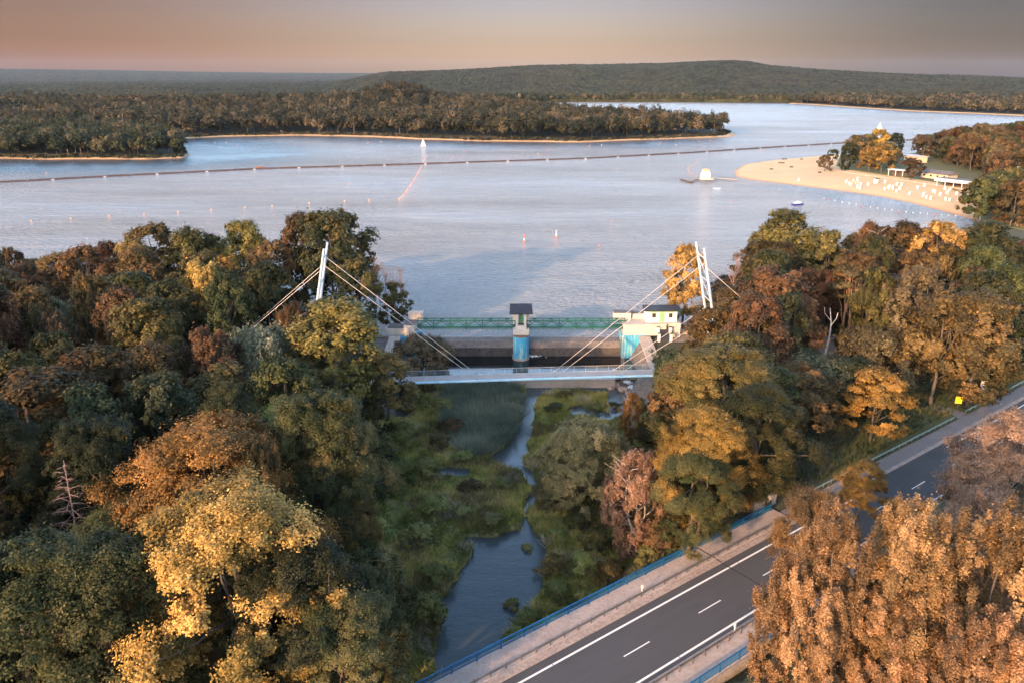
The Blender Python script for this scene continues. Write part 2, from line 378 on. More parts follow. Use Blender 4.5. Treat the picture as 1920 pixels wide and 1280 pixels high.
# ------------------------------------------------------------------ terrain
def xs_(pts): return np.array([p[0] for p in pts], float), np.array([p[1] for p in pts], float)
SHORE = xs_([(-400, 214), (-140, 203), (-60, 195), (-26, 187), (-23, 183), (25, 183), (34, 189), (46, 197), (80, 232), (130, 256), (160, 286), (185, 320), (199, 343), (206, 349), (600, 350)])
VL = xs_([(0, -24), (60, -17), (77, -13), (100, -17), (125, -21), (145, -25), (160, -26), (180, -26)])    # left edge of the valley floor by Y
VR = xs_([(0, -4), (60, 2), (77, 9), (88, 13), (105, 19), (125, 24), (145, 25), (160, 25), (180, 25)])
riv = [([(866, 1235), (882, 1190), (905, 1140), (940, 1085), (955, 1045), (970, 1015)], [3.4, 3.6, 5.0, 5.6, 5.2, 3.2]),
       ([(975, 1015), (990, 985), (985, 955), (1010, 925), (1045, 950)], [1.5, .7, .3, 1.0, 1.1]),
       ([(1010, 925), (985, 885), (950, 862), (975, 830), (990, 795), (985, 765), (1000, 738)], [.5, .6, 2.6, 1.7, 1.2, 1.1, 1.8]),
       ([(930, 1022), (880, 1016)], [1.6, .8]), ([(835, 884), (868, 888)], [1.3, 1.6]),
       ([(1095, 772), (1130, 782)], [3.0, 2.4]), ([(1000, 733), (1080, 731), (1160, 733), (1190, 740)], [2.0, 1.5, 1.8, 4.0]),
       ([(900, 972), (906, 968)], [.8, .8]), ([(800, 735), (830, 737)], [1.6, 1.2])]
def river_mask(x, y):
    d = np.full(np.shape(x), 99.0)
    for pts, wd in riv:
        q = [P(a, b, -5.2) for a, b in pts]
        for i in range(len(q) - 1):
            ax, ay, bx, by = q[i].x, q[i].y, q[i + 1].x, q[i + 1].y
            l2 = (bx - ax) ** 2 + (by - ay) ** 2
            tt = np.clip(((x - ax) * (bx - ax) + (y - ay) * (by - ay)) / l2, 0, 1)
            r = wd[i] * (1 - tt) + wd[i + 1] * tt
            d = np.minimum(d, np.hypot(x - ax - tt * (bx - ax), y - ay - tt * (by - ay)) - r)
    return d + (fbm(x, y, 3.0, 5) - .5) * 1.9
def ground_z(x, y):
    x = np.asarray(x, float); y = np.asarray(y, float)
    z = 1.0 + (fbm(x, y, 18, 3) - .5) * .8
    ys = np.interp(x, *SHORE); z = z - sstep(-9, 3, y - ys) * 3.4
    vl = np.interp(y, *VL); vr = np.interp(y, *VR)
    inside = np.minimum(x - vl, vr - x)               # >0 inside the valley floor
    wl = np.where(x < (vl + vr) / 2, 6.5, 6.5)
    f = sstep(-6.5, .5, inside) * sstep(181.5, 180.5, y)
    zf = -4.62 + (fbm(x, y, 5, 11) - .5) * .7
    rm = river_mask(x, y); zf = zf - sstep(.7, -.5, rm) * 1.5
    basin = (y > 163.2) & (y < 181) & (np.abs(x) < 26); zf = np.where(basin, -7.0, zf)
    z = z * (1 - f) + zf * f
    z = np.where((y > 146) & (y < 178.6) & (((x > 20) & (x < 30.4)) | ((x < -20) & (x > -27.3))), np.minimum(z, -7.2), z)
    t, s = road_ts(x, y)
    on = sstep(-15, -12.5, s) * sstep(8.5, 6.0, s) * sstep(BR1 - 2, BR1 + 3, t)
    z = z * (1 - on) + .86 * on
    z = np.where((t > BR0) & (t < BR1) & (s > -13) & (s < 6.5), np.minimum(z, -.6), z)
    return z
def build_terrain():
    xs = np.concatenate([np.arange(-420, -70, 5.0), np.arange(-70, 75, .8), np.arange(75, 150, 1.6), np.arange(150, 560, 5.0)])
    ys = np.concatenate([np.arange(-120, 40, 4.0), np.arange(40, 62, 1.5), np.arange(62, 185, .8), np.arange(185, 268, 1.6), np.arange(268, 412, 4.0)])
    X, Y = np.meshgrid(xs, ys); Z = ground_z(X, Y)
    V = np.stack([X.ravel(), Y.ravel(), Z.ravel()], 1); nx, ny = len(xs), len(ys)
    idx = np.arange(nx * ny).reshape(ny, nx)
    F = np.stack([idx[:-1, :-1], idx[:-1, 1:], idx[1:, 1:], idx[1:, :-1]], -1).reshape(-1, 4)
    o = link('ground', np_mesh('ground', V, F, smooth=True), M['floor']); tag(o, kind='structure')
build_terrain()

def sheet(name, pts, z, mat, kind='structure'):
    me = bpy.data.meshes.new(name); me.from_pydata([(p[0], p[1], z) for p in pts], [], [tuple(range(len(pts)))]); me.update()
    o = link(name, me, mat); return tag(o, kind=kind)
sheet('far_lake_water', [(-12000, 182.2), (12000, 182.2), (12000, 11000), (-12000, 11000)], -0.06, M['lake'])
sheet('river_water', [(-60, 0), (60, 0), (60, 163.4), (-60, 163.4)], -5.2, M['river'])
sheet('basin_water', [(-30, 163.6), (30, 163.6), (30, 181), (-30, 181)], -3.5, M['basin'])
sheet('outer_ground', [(-12500, -1500), (12500, -1500), (12500, 11500), (-12500, 11500)], -9.0, M['floor'])

# ------------------------------------------------------------------ land with a sandy rim
def offset(poly, d):
    n = len(poly); A = sum(poly[i][0] * poly[(i + 1) % n][1] - poly[(i + 1) % n][0] * poly[i][1] for i in range(n)); sg = 1 if A > 0 else -1
    o = []
    for i in range(n):
        a = Vector(poly[i - 1]); b = Vector(poly[i]); c = Vector(poly[(i + 1) % n])
        e1 = (b - a).normalized(); e2 = (c - b).normalized()
        n1 = Vector((-e1.y, e1.x)) * sg; n2 = Vector((-e2.y, e2.x)) * sg; m_ = (n1 + n2)
        m_ = m_.normalized() / max(.5, m_.normalized().dot(n1)) if m_.length > 1e-3 else n1
        o.append((b.x + m_.x * d, b.y + m_.y * d))
    return o
def densify(pts, step):
    o = []
    for i in range(len(pts)):
        a = Vector(pts[i]); b = Vector(pts[(i + 1) % len(pts)]); k = max(1, int((b - a).length / step))
        for j in range(k):
            q = a + (b - a) * (j / k); o.append((q.x, q.y))
    return o
def land(name, poly, rings, mat_rim, mat_in, step=15, jit=1.2, seed=1):
    """rings: (inward offset, height)"""
    rnd = random.Random(seed); poly = densify(poly, step)
    poly = [(x + rnd.uniform(-jit, jit), y + rnd.uniform(-jit, jit)) for x, y in poly]
    n = len(poly); V = []; F = []
    for k, (d, z) in enumerate(rings):
        V += [(x, y, z) for x, y in (offset(poly, d) if d else poly)]
    for k in range(len(rings) - 1):
        for i in range(n): F.append((k * n + i, k * n + (i + 1) % n, (k + 1) * n + (i + 1) % n, (k + 1) * n + i))
    F.append(tuple(range((len(rings) - 1) * n, len(rings) * n)))
    me = bpy.data.meshes.new(name); me.from_pydata(V, [], F); me.materials.append(mat_rim); me.materials.append(mat_in)
    me.polygons[len(F) - 1].material_index = 1; me.update()
    o = link(name, me); tag(o, kind='structure'); return poly
def G(lst, z=0.0): return [(P(a, b, z).x, P(a, b, z).y) for a, b in lst]

pen = G([(352, 261), (420, 257), (560, 255), (700, 258), (780, 262), (900, 266), (1000, 267), (1090, 268), (1160, 265), (1250, 262), (1340, 259), (1372, 257), (1383, 252)]) + \
      [(236, 900), (200, 985), (120, 1090), (20, 1200), (-60, 1330), (-150, 1500), (-500, 1750), (-1500, 1750), (-1700, 900), (-700, 860), (-420, 830)]
land('peninsula_ground', pen, [(0, -.4), (3, .3), (9, .9)], M['sand'], M['floor'], 18, 1.5, 3)
head = G([(-700, 300), (0, 298), (90, 300), (180, 299), (270, 300), (345, 297), (357, 292), (352, 284), (345, 275)]) + [(-400, 860), (-1300, 860), (-1300, 620)]
land('headland_ground', head, [(0, -.4), (2.2, .35), (7, .9)], M['sand'], M['floor'], 14, 1.0, 4)
rhead = G([(1476, 195), (1520, 197), (1560, 200), (1640, 205), (1700, 209), (1780, 212), (1920, 218), (2100, 222)]) + [(1900, 2100), (800, 2100), (620, 1850)]
land('east_headland_ground', rhead, [(0, -.4), (5, .4), (14, 1.0)], M['sand'], M['floor'], 25, 2.0, 5)
beach = G([(1371, 322), (1376, 331), (1400, 337), (1440, 342), (1480, 347), (1560, 357), (1650, 370), (1720, 385), (1780, 402), (1826, 413)]) + \
        [(205, 320), (420, 320), (420, 380), (330, 470)] + G([(1850, 330), (1740, 318), (1700, 300), (1690, 292), (1620, 289), (1560, 291), (1520, 294), (1450, 300), (1390, 309)])
beach_d = land('beach_sand', beach, [(0, -.4), (2.5, .25), (6, .7), (14, 1.1)], M['sand'], M['sand'], 9, .5, 6)
bwood = G([(1565, 314), (1580, 321), (1640, 330), (1700, 338), (1760, 347), (1846, 357), (1858, 384), (1840, 408), (1838, 420)]) + [(205, 300), (900, 300), (1200, 900), (900, 900)] + \
        G([(1920, 262), (1800, 272), (1745, 286), (1700, 293), (1690, 296), (1620, 293), (1575, 296)])
land('shore_ground', bwood, [(0, .6), (1.0, 1.45)], M['grassm'], M['grassm'], 12, .6, 7)

def poly_dist(X, Y, poly):
    d = np.full(X.shape, 1e9); n = len(poly)
    for i in range(n):
        ax, ay = poly[i][:2]; bx, by = poly[(i + 1) % n][:2]; l2 = (bx - ax) ** 2 + (by - ay) ** 2 + 1e-9
        if l2 > 250000: continue
        t_ = np.clip(((X - ax) * (bx - ax) + (Y - ay) * (by - ay)) / l2, 0, 1); d = np.minimum(d, np.hypot(X - ax - t_ * (bx - ax), Y - ay - t_ * (by - ay)))
    return d
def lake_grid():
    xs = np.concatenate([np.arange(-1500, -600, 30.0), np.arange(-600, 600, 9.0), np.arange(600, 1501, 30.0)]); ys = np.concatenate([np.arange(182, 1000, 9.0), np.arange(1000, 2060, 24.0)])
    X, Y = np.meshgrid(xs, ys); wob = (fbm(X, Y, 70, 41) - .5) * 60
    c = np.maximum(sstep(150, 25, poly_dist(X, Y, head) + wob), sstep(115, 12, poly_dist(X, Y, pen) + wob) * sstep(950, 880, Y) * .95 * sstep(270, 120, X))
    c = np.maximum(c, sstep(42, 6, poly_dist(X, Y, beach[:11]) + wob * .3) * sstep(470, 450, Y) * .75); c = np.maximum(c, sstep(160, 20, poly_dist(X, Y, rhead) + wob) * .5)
    idx = np.arange(X.size).reshape(X.shape); F = np.stack([idx[:-1, :-1], idx[:-1, 1:], idx[1:, 1:], idx[1:, :-1]], -1).reshape(-1, 4)
    me = np_mesh('lake_water', np.stack([X.ravel(), Y.ravel(), np.zeros(X.size)], 1), F); a = me.attributes.new('calm_reflect', 'FLOAT', 'POINT'); a.data.foreach_set('value', c.ravel().astype(np.float32))  # shore mask: weaker ripples plus the painted dark reflections
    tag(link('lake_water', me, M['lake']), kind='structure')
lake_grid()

# ------------------------------------------------------------------ foliage meshes
def leaves(rng, C, nrm, size, asp, flat=.5):
    """quads at centres C, roughly facing nrm"""
    n = len(C); d = nrm + rng.normal(0, flat, (n, 3)); d /= np.linalg.norm(d, axis=1, keepdims=True) + 1e-9
    r = rng.normal(0, 1, (n, 3)); a = np.cross(d, r); a /= np.linalg.norm(a, axis=1, keepdims=True) + 1e-9
    b = np.cross(d, a); s = size * rng.uniform(.65, 1.35, (n, 1)); a = a * s * .5 * asp; b = b * s * .5
    V = np.empty((n, 4, 3)); V[:, 0] = C - a; V[:, 1] = C - b * .9 + a * .1; V[:, 2] = C + a; V[:, 3] = C + b * .9 + a * .1
    return V.reshape(-1, 3)
def limb(mb, rnd, a, b, r0, r1, n=6, seg=5, wob=.06):
    a, b = Vector(a), Vector(b); ln = (b - a).length; pts = []
    for i in range(seg + 1):
        t = i / seg; q = a + (b - a) * t
        if 0 < i: q += Vector((rnd.uniform(-1, 1), rnd.uniform(-1, 1), rnd.uniform(-.3, .5))) * ln * wob * (1 if i < seg else .3)
        pts.append(q)
    mb.tube(pts, [r0 + (r1 - r0) * i / seg for i in range(seg + 1)], n)
    return pts
def make_tree(kind, H, Rr, nclump, nleaf, lsize, seed, base=.25, limbs=9):
    """returns trunk mesh, crown mesh. H height, Rr crown radius, base: height fraction where the crown starts"""
    rng = np.random.default_rng(seed); rnd = random.Random(seed)
    zb, ch = H * base, H * (1 - base)
    C = []; rc = []; up = []
    asym = rng.uniform(0, 6.28)
    k = 0
    while len(C) < nclump:
        k += 1
        t = rng.uniform(0, 1) ** .8; a = rng.uniform(0, 2 * math.pi)
        if kind == 'poplar': prof = (math.sin(math.pi * min(1, (t * .86 + .12))) ** .65); rad = rng.uniform(.25, 1) ** .6
        elif kind == 'oak': prof = math.sqrt(max(0, 1 - (t * 1.5 - .52) ** 2 / 1.0)); rad = rng.uniform(.3, 1) ** .45
        elif kind == 'pad': prof = math.sqrt(max(0, 1 - (t * 1.35 - .36) ** 2)); rad = rng.uniform(.35, 1) ** .45
        elif kind == 'shrub': prof = math.sqrt(max(0, 1 - t ** 2 * .95)); rad = rng.uniform(.2, 1) ** .5
        elif kind == 'pine': prof = math.sqrt(max(0, 1 - (t * 1.7 - .75) ** 2)); rad = rng.uniform(.2, 1) ** .6
        else: prof = math.sin(math.pi * (t * .85 + .12)) ** .6; rad = rng.uniform(.3, 1) ** .5
        lob = 1 + .17 * math.sin(a * 3 + asym + t * 4) + .10 * math.sin(a * 5 - asym * 2 + t * 7)
        r = Rr * prof * rad * lob
        C.append((r * math.cos(a), r * math.sin(a), zb + ch * t)); f = rng.uniform(.7, 1.35)
        rc.append(Rr * {'poplar': .20, 'oak': .26, 'pad': .25, 'shrub': .28, 'pine': .25}.get(kind, .23) * f)
    C = np.array(C); rc = np.array(rc)
    # drop clumps poking too high, keep outer shape lumpy
    C[:, 2] = np.minimum(C[:, 2], H - rc * .6)
    nsub = 15
    subc = []; subr = []; clump_t = []; subn = []
    ctr = np.array([0, 0, zb + ch * .42])
    for i in range(nclump):
        outw = C[i] - ctr; outw = outw / (np.linalg.norm(outw) + 1e-6)
        ct = rng.uniform(0, 1)
        for j in range(nsub):
            d = rng.normal(0, 1, 3) + outw * .9; d /= np.linalg.norm(d)
            if kind == 'poplar':
                ax = outw * np.array([.55, .55, .1]) + np.array([0, 0, 1.0]); tt_ = rng.uniform(-1, 1.25); q = C[i] + ax * rc[i] * 1.15 * tt_ + d * rc[i] * .72 * (1 - .36 * (tt_ + 1))
            elif kind in ('pad', 'pine'): q = C[i] + d * rc[i] * np.array([1.15, 1.15, .62]) * rng.uniform(.4, 1.1)
            elif kind == 'birch': q = C[i] + d * rc[i] * np.array([.8, .8, 1.25]) * rng.uniform(.4, 1.1) - np.array([0, 0, rc[i] * .4])
            else: q = C[i] + d * rc[i] * rng.uniform(.55, 1.1)
            subc.append(q); subr.append(rc[i] * (rng.uniform(.20, .36) if kind == 'poplar' else rng.uniform(.24, .48))); clump_t.append(ct + rng.normal(0, .13)); subn.append(d * .7 + outw * .6 + np.array([0, 0, .35]))
    subc = np.array(subc); subr = np.array(subr); clump_t = np.array(clump_t); subn = np.array(subn)
    ns = len(subc); pl = max(1, nleaf // ns)
    I = np.repeat(np.arange(ns), pl)
    off = rng.normal(0, 1, (len(I), 3)); off /= np.linalg.norm(off, axis=1, keepdims=True); off *= rng.uniform(.05, 1.25, (len(I), 1))
    sc3 = {'poplar': (.8, .8, 1.5), 'pad': (1.15, 1.15, .62), 'pine': (1.1, 1.1, .6), 'birch': (.75, .75, 1.6)}.get(kind, (1, 1, .85))
    pts = subc[I] + off * subr[I][:, None] * np.array(sc3)
    stray = rng.random(len(I)) < (.01 if kind == 'poplar' else .02); pts = pts + (subn[I] * rc.mean() * rng.uniform(.1, .5, (len(I), 1))) * stray[:, None]
    asp = 1.9 if kind in ('willow',) else 1.35
    V = leaves(rng, pts, subn[I] + off * .5, lsize, asp)
    tint = np.clip(clump_t[I] * .55 + rng.uniform(0, .45, len(I)) + .0, 0, 1)
    F = np.arange(len(V)).reshape(-1, 4)
    crown = np_mesh('crown', V, F, tint)
    mb = MB(); tr = H * .016 + .06; topz = zb + ch * (.75 if kind != 'shrub' else .4)
    if kind == 'shrub':
        for j in range(5):
            q = C[rnd.randrange(nclump)]; limb(mb, rnd, (0, 0, -.3), tuple(q), .05, .015, 4, 3)
    elif kind == 'birch':
        stems = 4
        for j in range(stems):
            a = j * 1.6 + rnd.random(); q = (Rr * .42 * math.cos(a), Rr * .42 * math.sin(a), H * rnd.uniform(.8, .95))
            p = limb(mb, rnd, (.1 * math.cos(a), .1 * math.sin(a), -.5), q, tr * .75, .04, 6, 8, .035)
            for b_ in p[3:]:
                for kk in range(2):
                    a2 = a + rnd.uniform(-1.6, 1.6); ln = Rr * rnd.uniform(.35, .75)
                    limb(mb, rnd, b_, b_ + Vector((math.cos(a2) * ln, math.sin(a2) * ln, ln * rnd.uniform(.3, 1.0))), tr * .3, .02, 4, 3)
    else:
        p = limb(mb, rnd, (0, 0, -.8), (rnd.uniform(-.4, .4), rnd.uniform(-.4, .4), topz), tr, tr * .3, 8, 6, .02)
        for j in range(limbs):
            i0 = rnd.randrange(2, 6); q = C[rnd.randrange(nclump)]
            if q[2] > p[i0].z: limb(mb, rnd, p[i0], tuple(q), tr * .38, .04, 5, 4)
    return mb.mesh('trunk', True), crown

PROT = {}
def proto(key, *a, **k): PROT[key] = make_tree(*a, **k)
# near detail
proto('nOakA', 'oak', 22, 6, 84, 190000, .14, 11, base=.2); proto('nOakB', 'oak', 20, 6, 66, 180000, .14, 12, base=.16)
proto('nPad', 'pad', 22, 7.5, 80, 190000, .155, 13, base=.22); proto('nPopA', 'poplar', 25, 6.5, 130, 250000, .13, 14, base=.08)
proto('nPopB', 'poplar', 25, 6.5, 110, 250000, .13, 15, base=.06); proto('nWil', 'willow', 12, 6, 80, 110000, .15, 16, base=.04)
# middle detail
proto('mOakA', 'oak', 22, 6, 72, 30000, .35, 21, base=.18); proto('mOakB', 'oak', 22, 6, 56, 28000, .35, 22, base=.15)
proto('mOakC', 'oak', 22, 6, 90, 32000, .34, 23, base=.12); proto('mOakD', 'oak', 20, 6.5, 64, 28000, .36, 24, base=.24)
proto('mPad', 'pad', 20, 6.5, 66, 28000, .36, 25, base=.22); proto('mPop', 'poplar', 24, 6, 96, 30000, .32, 26, base=.12)
proto('mWil', 'willow', 10, 6, 76, 30000, .27, 27, base=.04); proto('mPine', 'pine', 20, 4.5, 34, 14000, .30, 28, base=.58)
proto('mBirch', 'birch', 15, 4, 120, 52000, .17, 29, base=.10)
proto('bushA', 'shrub', 3, 2, 30, 7000, .15, 31, base=.02); proto('bushB', 'shrub', 3.4, 2, 24, 6500, .16, 32, base=.02)
# far detail
proto('fOakA', 'oak', 20, 6, 40, 9000, .60, 41, base=.16, limbs=5); proto('fOakB', 'oak', 20, 6, 50, 9500, .60, 42, base=.10, limbs=5)
proto('fCone', 'poplar', 17, 5, 46, 8000, .52, 43, base=.03, limbs=4)
DIM = {'nOakA': (22, 6), 'nOakB': (20, 6), 'nPad': (22, 7.5), 'nPopA': (25, 6.5), 'nPopB': (25, 6.5), 'nWil': (12, 6), 'mOakA': (22, 6), 'mOakB': (22, 6), 'mOakC': (22, 6),
       'mOakD': (20, 6.5), 'mPad': (20, 6.5), 'mPop': (24, 6), 'mWil': (10, 6), 'mPine': (20, 4.5), 'mBirch': (15, 4), 'bushA': (3, 2), 'bushB': (3.4, 2), 'fOakA': (20, 6), 'fOakB': (20, 6), 'fCone': (17, 5)}
TREES = []     # (root, x, y, zbase, H, R, colour, given label, kind)
rt = random.Random(77)
def plant(x, y, H, Rr, pk, col, label=None, name='broadleaf_tree', bark='bark', zb=None, cat='tree', group=None, rz=None):
    dH, dR = DIM[pk]; z = float(ground_z(x, y)) - .1 if zb is None else zb
    root = empty(name, (x, y, z), rt.uniform(0, 6.28) if rz is None else rz)
    root.scale = (Rr / dR, Rr / dR * rt.uniform(.93, 1.07), H / dH)
    tm, cm = PROT[pk]
    if not tm.materials: tm.materials.append(M[bark])
    if not cm.materials: cm.materials.append(L[col])
    a = link('trunk' if cat == 'tree' else 'stems', tm, None, root); b = link('crown' if cat == 'tree' else 'foliage', cm, None, root)
    for o, mt in ((a, M[bark]), (b, L[col])):
        o.material_slots[0].link = 'OBJECT'; o.material_slots[0].material = mt
    root['category'] = cat
    if group: root['group'] = group
    TREES.append([root, x, y, z, H, Rr, col, label, name]); return root

feat = []
def F_(px, py, H, Rr, pk, col, label=None, name='broadleaf_tree', bark='bark', ztop=None):
    """feature tree whose crown tip stands at photo px,py"""
    zt = H + 1 if ztop is None else ztop
    q = P(px, py, zt - .5); x, y = q.x, q.y; y -= .6 * Rr * (CAMZ - zt) / y
    plant(x, y, H, Rr, pk, col, label, name, bark, zb=zt - H); feat.append((x, y, Rr)); return x, y

# left forest, trees that stand out
F_(438, 925, 24, 8.2, 'nOakB', 'gold', 'big golden yellow tree in the lower left, brightest of the left forest', 'poplar_tree')
F_(392, 790, 23, 9.0, 'nPad', 'orange', 'broad orange crown with layered branches just behind the big golden yellow tree', 'chestnut_tree')
F_(600, 752, 23, 6.6, 'nOakA', 'green', 'tall green tree right of the layered orange crown')
F_(486, 845, 21, 4.6, 'nPopA', 'olive', 'olive tree wedged between the layered orange crown and the tall green tree')
F_(628, 782, 21, 5.2, 'nOakB', 'olive', 'olive tree with sunlit tip beside the marsh, left bank')
F_(492, 628, 17, 6.2, 'mWil', 'silver', 'rounded grey-green willow in the middle of the left forest', 'willow_tree')
F_(540, 775, 15, 5.5, 'nWil', 'marsh', 'spiky yellow-green tree behind the tall green tree', 'willow_tree')
F_(625, 572, 21, 8.2, 'mOakC', 'ygreen', 'large yellow-olive tree right below the left pair of bridge masts')
F_(545, 574, 17, 4.0, 'mBirch', 'rust', 'reddish thin birch left of the bridge mast', 'birch_tree', 'birchbark')
F_(616, 404, 27, 8.8, 'mOakD', 'green', 'tallest dark green tree behind the left bridge masts, at the lake')
F_(565, 410, 25, 6.2, 'mOakA', 'olive', 'golden-topped tree at the lake, left of the left bridge masts')
F_(510, 460, 21, 6.4, 'mOakB', 'rust', 'round rusty brown tree in front of the lakeside row')
F_(450, 425, 24, 7.2, 'mOakC', 'ygreen', 'sunlit olive tree near the middle of the lakeside row')
F_(360, 438, 24, 7.0, 'mOakA', 'olive')
F_(290, 428, 24, 7.6, 'mOakB', 'olive', 'broad golden-edged tree at the left of the lakeside row')
F_(380, 500, 21, 5.0, 'mOakD', 'gold', 'small golden tree in front of the lakeside row')
F_(790, 640, 10, 6.6, 'mWil', 'brown', 'grey-brown dome-shaped willow at the left end of the footbridge', 'willow_tree', ztop=5.8)
F_(722, 668, 12, 4.6, 'mOakB', 'olive', 'olive tree hiding the left end of the footbridge')
F_(738, 535, 12, 3.6, 'mOakB', 'green', 'small dark tree at the water left of the weir', ztop=12)
F_(52, 1022, 23, 7.4, 'nOakA', 'green', 'wide tree with orange-lit top at the left edge below the dead conifer')
F_(196, 1018, 22, 6.6, 'nOakB', 'green', 'orange-topped tree left of the big golden yellow tree')
F_(60, 700, 22, 8.5, 'mPad', 'rust', 'broad rusty crown at the left edge of the photo')
F_(160, 1262, 14, 5, 'nPad', 'rust', 'rusty treetop cut by the bottom edge, left')
F_(650, 1120, 15, 5.6, 'nOakB', 'green', 'green tree beside the dark pool, in the lower left')
F_(556, 1010, 20, 5.5, 'nOakA', 'deep', 'dark green tree touching the right side of the golden yellow tree')
F_(680, 1050, 14, 4.8, 'nWil', 'green', 'low grey-green tree on the left bank of the marsh', 'willow_tree')
# right forest
F_(1480, 404, 24, 9.2, 'mOakC', 'olive', 'huge round tree at the lake, right of the bridge masts')
F_(1555, 440, 21, 6.0, 'mOakB', 'olive')
F_(1288, 468, 19, 4.6, 'mOakA', 'gold', 'golden tree standing alone behind the gatehouse', ztop=20)
F_(1455, 512, 22, 8.0, 'mOakD', 'rust', 'large brown tree to the right of the bridge masts')
F_(1400, 560, 19, 6.5, 'mOakA', 'rust', 'rusty tree hiding the feet of the right bridge masts')
F_(1345, 584, 17, 5.0, 'mOakB', 'rust', 'brown tree right at the feet of the right bridge masts')
F_(1354, 662, 20, 8.4, 'nOakA', 'ygreen', 'big yellow-green tree beside the right end of the footbridge')
F_(1322, 768, 18, 5.6, 'nPad', 'orange', 'bright orange tree on the right bank of the marsh')
F_(1420, 740, 18, 6.5, 'nOakB', 'green', 'dark green tree right of the bright orange tree')
F_(1300, 850, 14, 5.0, 'nOakA', 'green', 'green tree between the reddish birch and the road bridge end')
F_(1275, 690, 14, 4.2, 'mOakB', 'rust')
F_(1196, 852, 15.5, 4.2, 'mBirch', 'birch', 'reddish birch with forked white branches beside the road bridge', 'birch_tree', 'birchbark', ztop=11.5)
F_(1187, 742, 9.5, 2.2, 'mBirch', 'orange', 'small orange birch beside the marsh, below the footbridge', 'birch_tree', 'birchbark', ztop=4.8)
F_(1092, 800, 13.5, 7.0, 'nWil', 'wgold', 'silvery willow in the middle of the marsh', 'willow_tree', ztop=8.8)
F_(1045, 885, 7, 3.6, 'nWil', 'wgold', 'low silvery willow leaning out over the stream', 'willow_tree', ztop=1.0)
F_(1645, 696, 13, 4.9, 'mPad', 'orange', 'flat-topped orange tree left of the roadside grass', 'sumac_tree')
F_(1512, 678, 11, 7.0, 'mWil', 'silver', 'wide grey-green willow in front of the bleached snag', 'willow_tree')
F_(1430, 690, 15, 5.5, 'mOakB', 'green')
F_(1640, 628, 13, 6.6, 'mWil', 'brown', 'brownish domed willow right of the bleached snag', 'willow_tree')
F_(1722, 514, 23, 7.6, 'mPop', 'brown', 'tall pinkish brown poplar behind the roadside grass', 'poplar_tree')
F_(1775, 560, 21, 6.5, 'mOakD', 'rust'); F_(1845, 560, 21, 7, 'mOakA', 'olive')
F_(1636, 422, 22, 5.2, 'mBirch', 'rust', 'pale-branched birch in the row of trees at the lake', 'birch_tree', 'birchbark')
F_(1606, 478, 21, 5.0, 'mPine', 'rust', 'tall pine with bare orange trunk beside the dirt clearing', 'pine_tree', 'pinebark')
F_(1592, 500, 19, 4.0, 'mPine', 'brown', 'smaller pine left of the tall pine by the clearing', 'pine_tree', 'pinebark')
F_(1760, 424, 23, 7.0, 'mOakB', 'gold', 'golden-topped tree in the lakeside row on the right')
F_(1690, 424, 22, 7.0, 'mOakA', 'olive')
F_(1850, 425, 23, 8.0, 'mOakC', 'green')
# in front, right of the road
F_(1554, 980, 25, 6.0, 'nPopA', 'poplar', 'leftmost of the great orange poplars, hanging over the road edge', 'poplar_tree')
F_(1690, 960, 26, 6.2, 'nPopB', 'poplar', 'tall orange poplar in the middle of the lower right group', 'poplar_tree')
F_(1865, 975, 27, 6.8, 'nPopA', 'poplar', 'orange poplar in the lower right corner', 'poplar_tree')
F_(1908, 772, 21, 6.8, 'nPad', 'pink', 'wide pale pinkish tree at the right edge, beside the road', 'maple_tree')
F_(1835, 915, 19, 4.6, 'nPad', 'pink', 'pale pinkish tree between the road and the orange poplars', 'maple_tree')
F_(1520, 935, 19, 3.8, 'nOakB', 'rust', 'rust-brown tree behind the leftmost orange poplar')
F_(1650, 1120, 20, 6.0, 'nPopB', 'poplar', 'orange poplar at the bottom edge, below the leftmost poplar', 'poplar_tree')
F_(1620, 868, 9, 2.8, 'nPad', 'orange', 'small orange sapling at the road edge', 'young_tree')
F_(1790, 1150, 22, 6.0, 'nPopA', 'poplar', 'orange poplar at the bottom edge, right of the middle', 'poplar_tree')

# ------------------------------------------------------------------ fill of the forest
SKY = xs_([(-400, 470), (0, 455), (90, 468), (190, 455), (270, 432), (350, 442), (430, 428), (530, 430), (545, 412), (640, 410), (690, 490), (700, 520), (760, 590), (770, 640), (1195, 650), (1210, 640), (1240, 690),
           (1255, 650), (1290, 640), (1345, 590), (1380, 500), (1400, 450), (1440, 430), (1560, 440), (1640, 430), (1740, 425), (1800, 435), (1920, 445), (2300, 450)])
def top_limit(px, Yd):
    y = float(np.interp(px, *SKY))
    if Yd < 78 and 40 < px < 200: y = max(y, 1000)
    if Yd < 178 and 705 < px < 775: y = max(y, 668)
    if Yd < 185 and 575 < px < 640: y = max(y, 575)
    if Yd < 175 and 500 < px < 700: y = max(y, 560)
    if Yd < 178 and 1285 < px < 1345: y = max(y, 600)
    if Yd < 200 and 1480 < px < 1625: y = max(y, 668 if Yd < 172 else 500)
    if Yd < 140 and 1690 < px < 1900: y = max(y, 740)
    if Yd < 165 and 1245 < px < 1330: y = max(y, 655)
    if Yd < 100 and px > 1000 and px < 1500: y = max(y, 850)
    return y
LEFT = [(-260, 40), (-260, 206), (-60, 196), (-33, 188), (-33, 160), (-33, 150), (-30, 128), (-27, 105), (-22, 88), (-22, 70), (-34, 44)]
RIGHT = [(34, 158), (42, 184), (48, 195), (82, 230), (130, 254), (168, 288), (200, 330), (300, 330), (300, 250), (122, 165), (108, 157), (85, 146), (62, 128), (42, 114), (27, 108), (24, 112), (30, 130), (31, 150)]
SE = [(40, 40), (60, 30), (110, 60), (150, 110), (190, 150), (175, 165), (60, 80), (38, 62)]
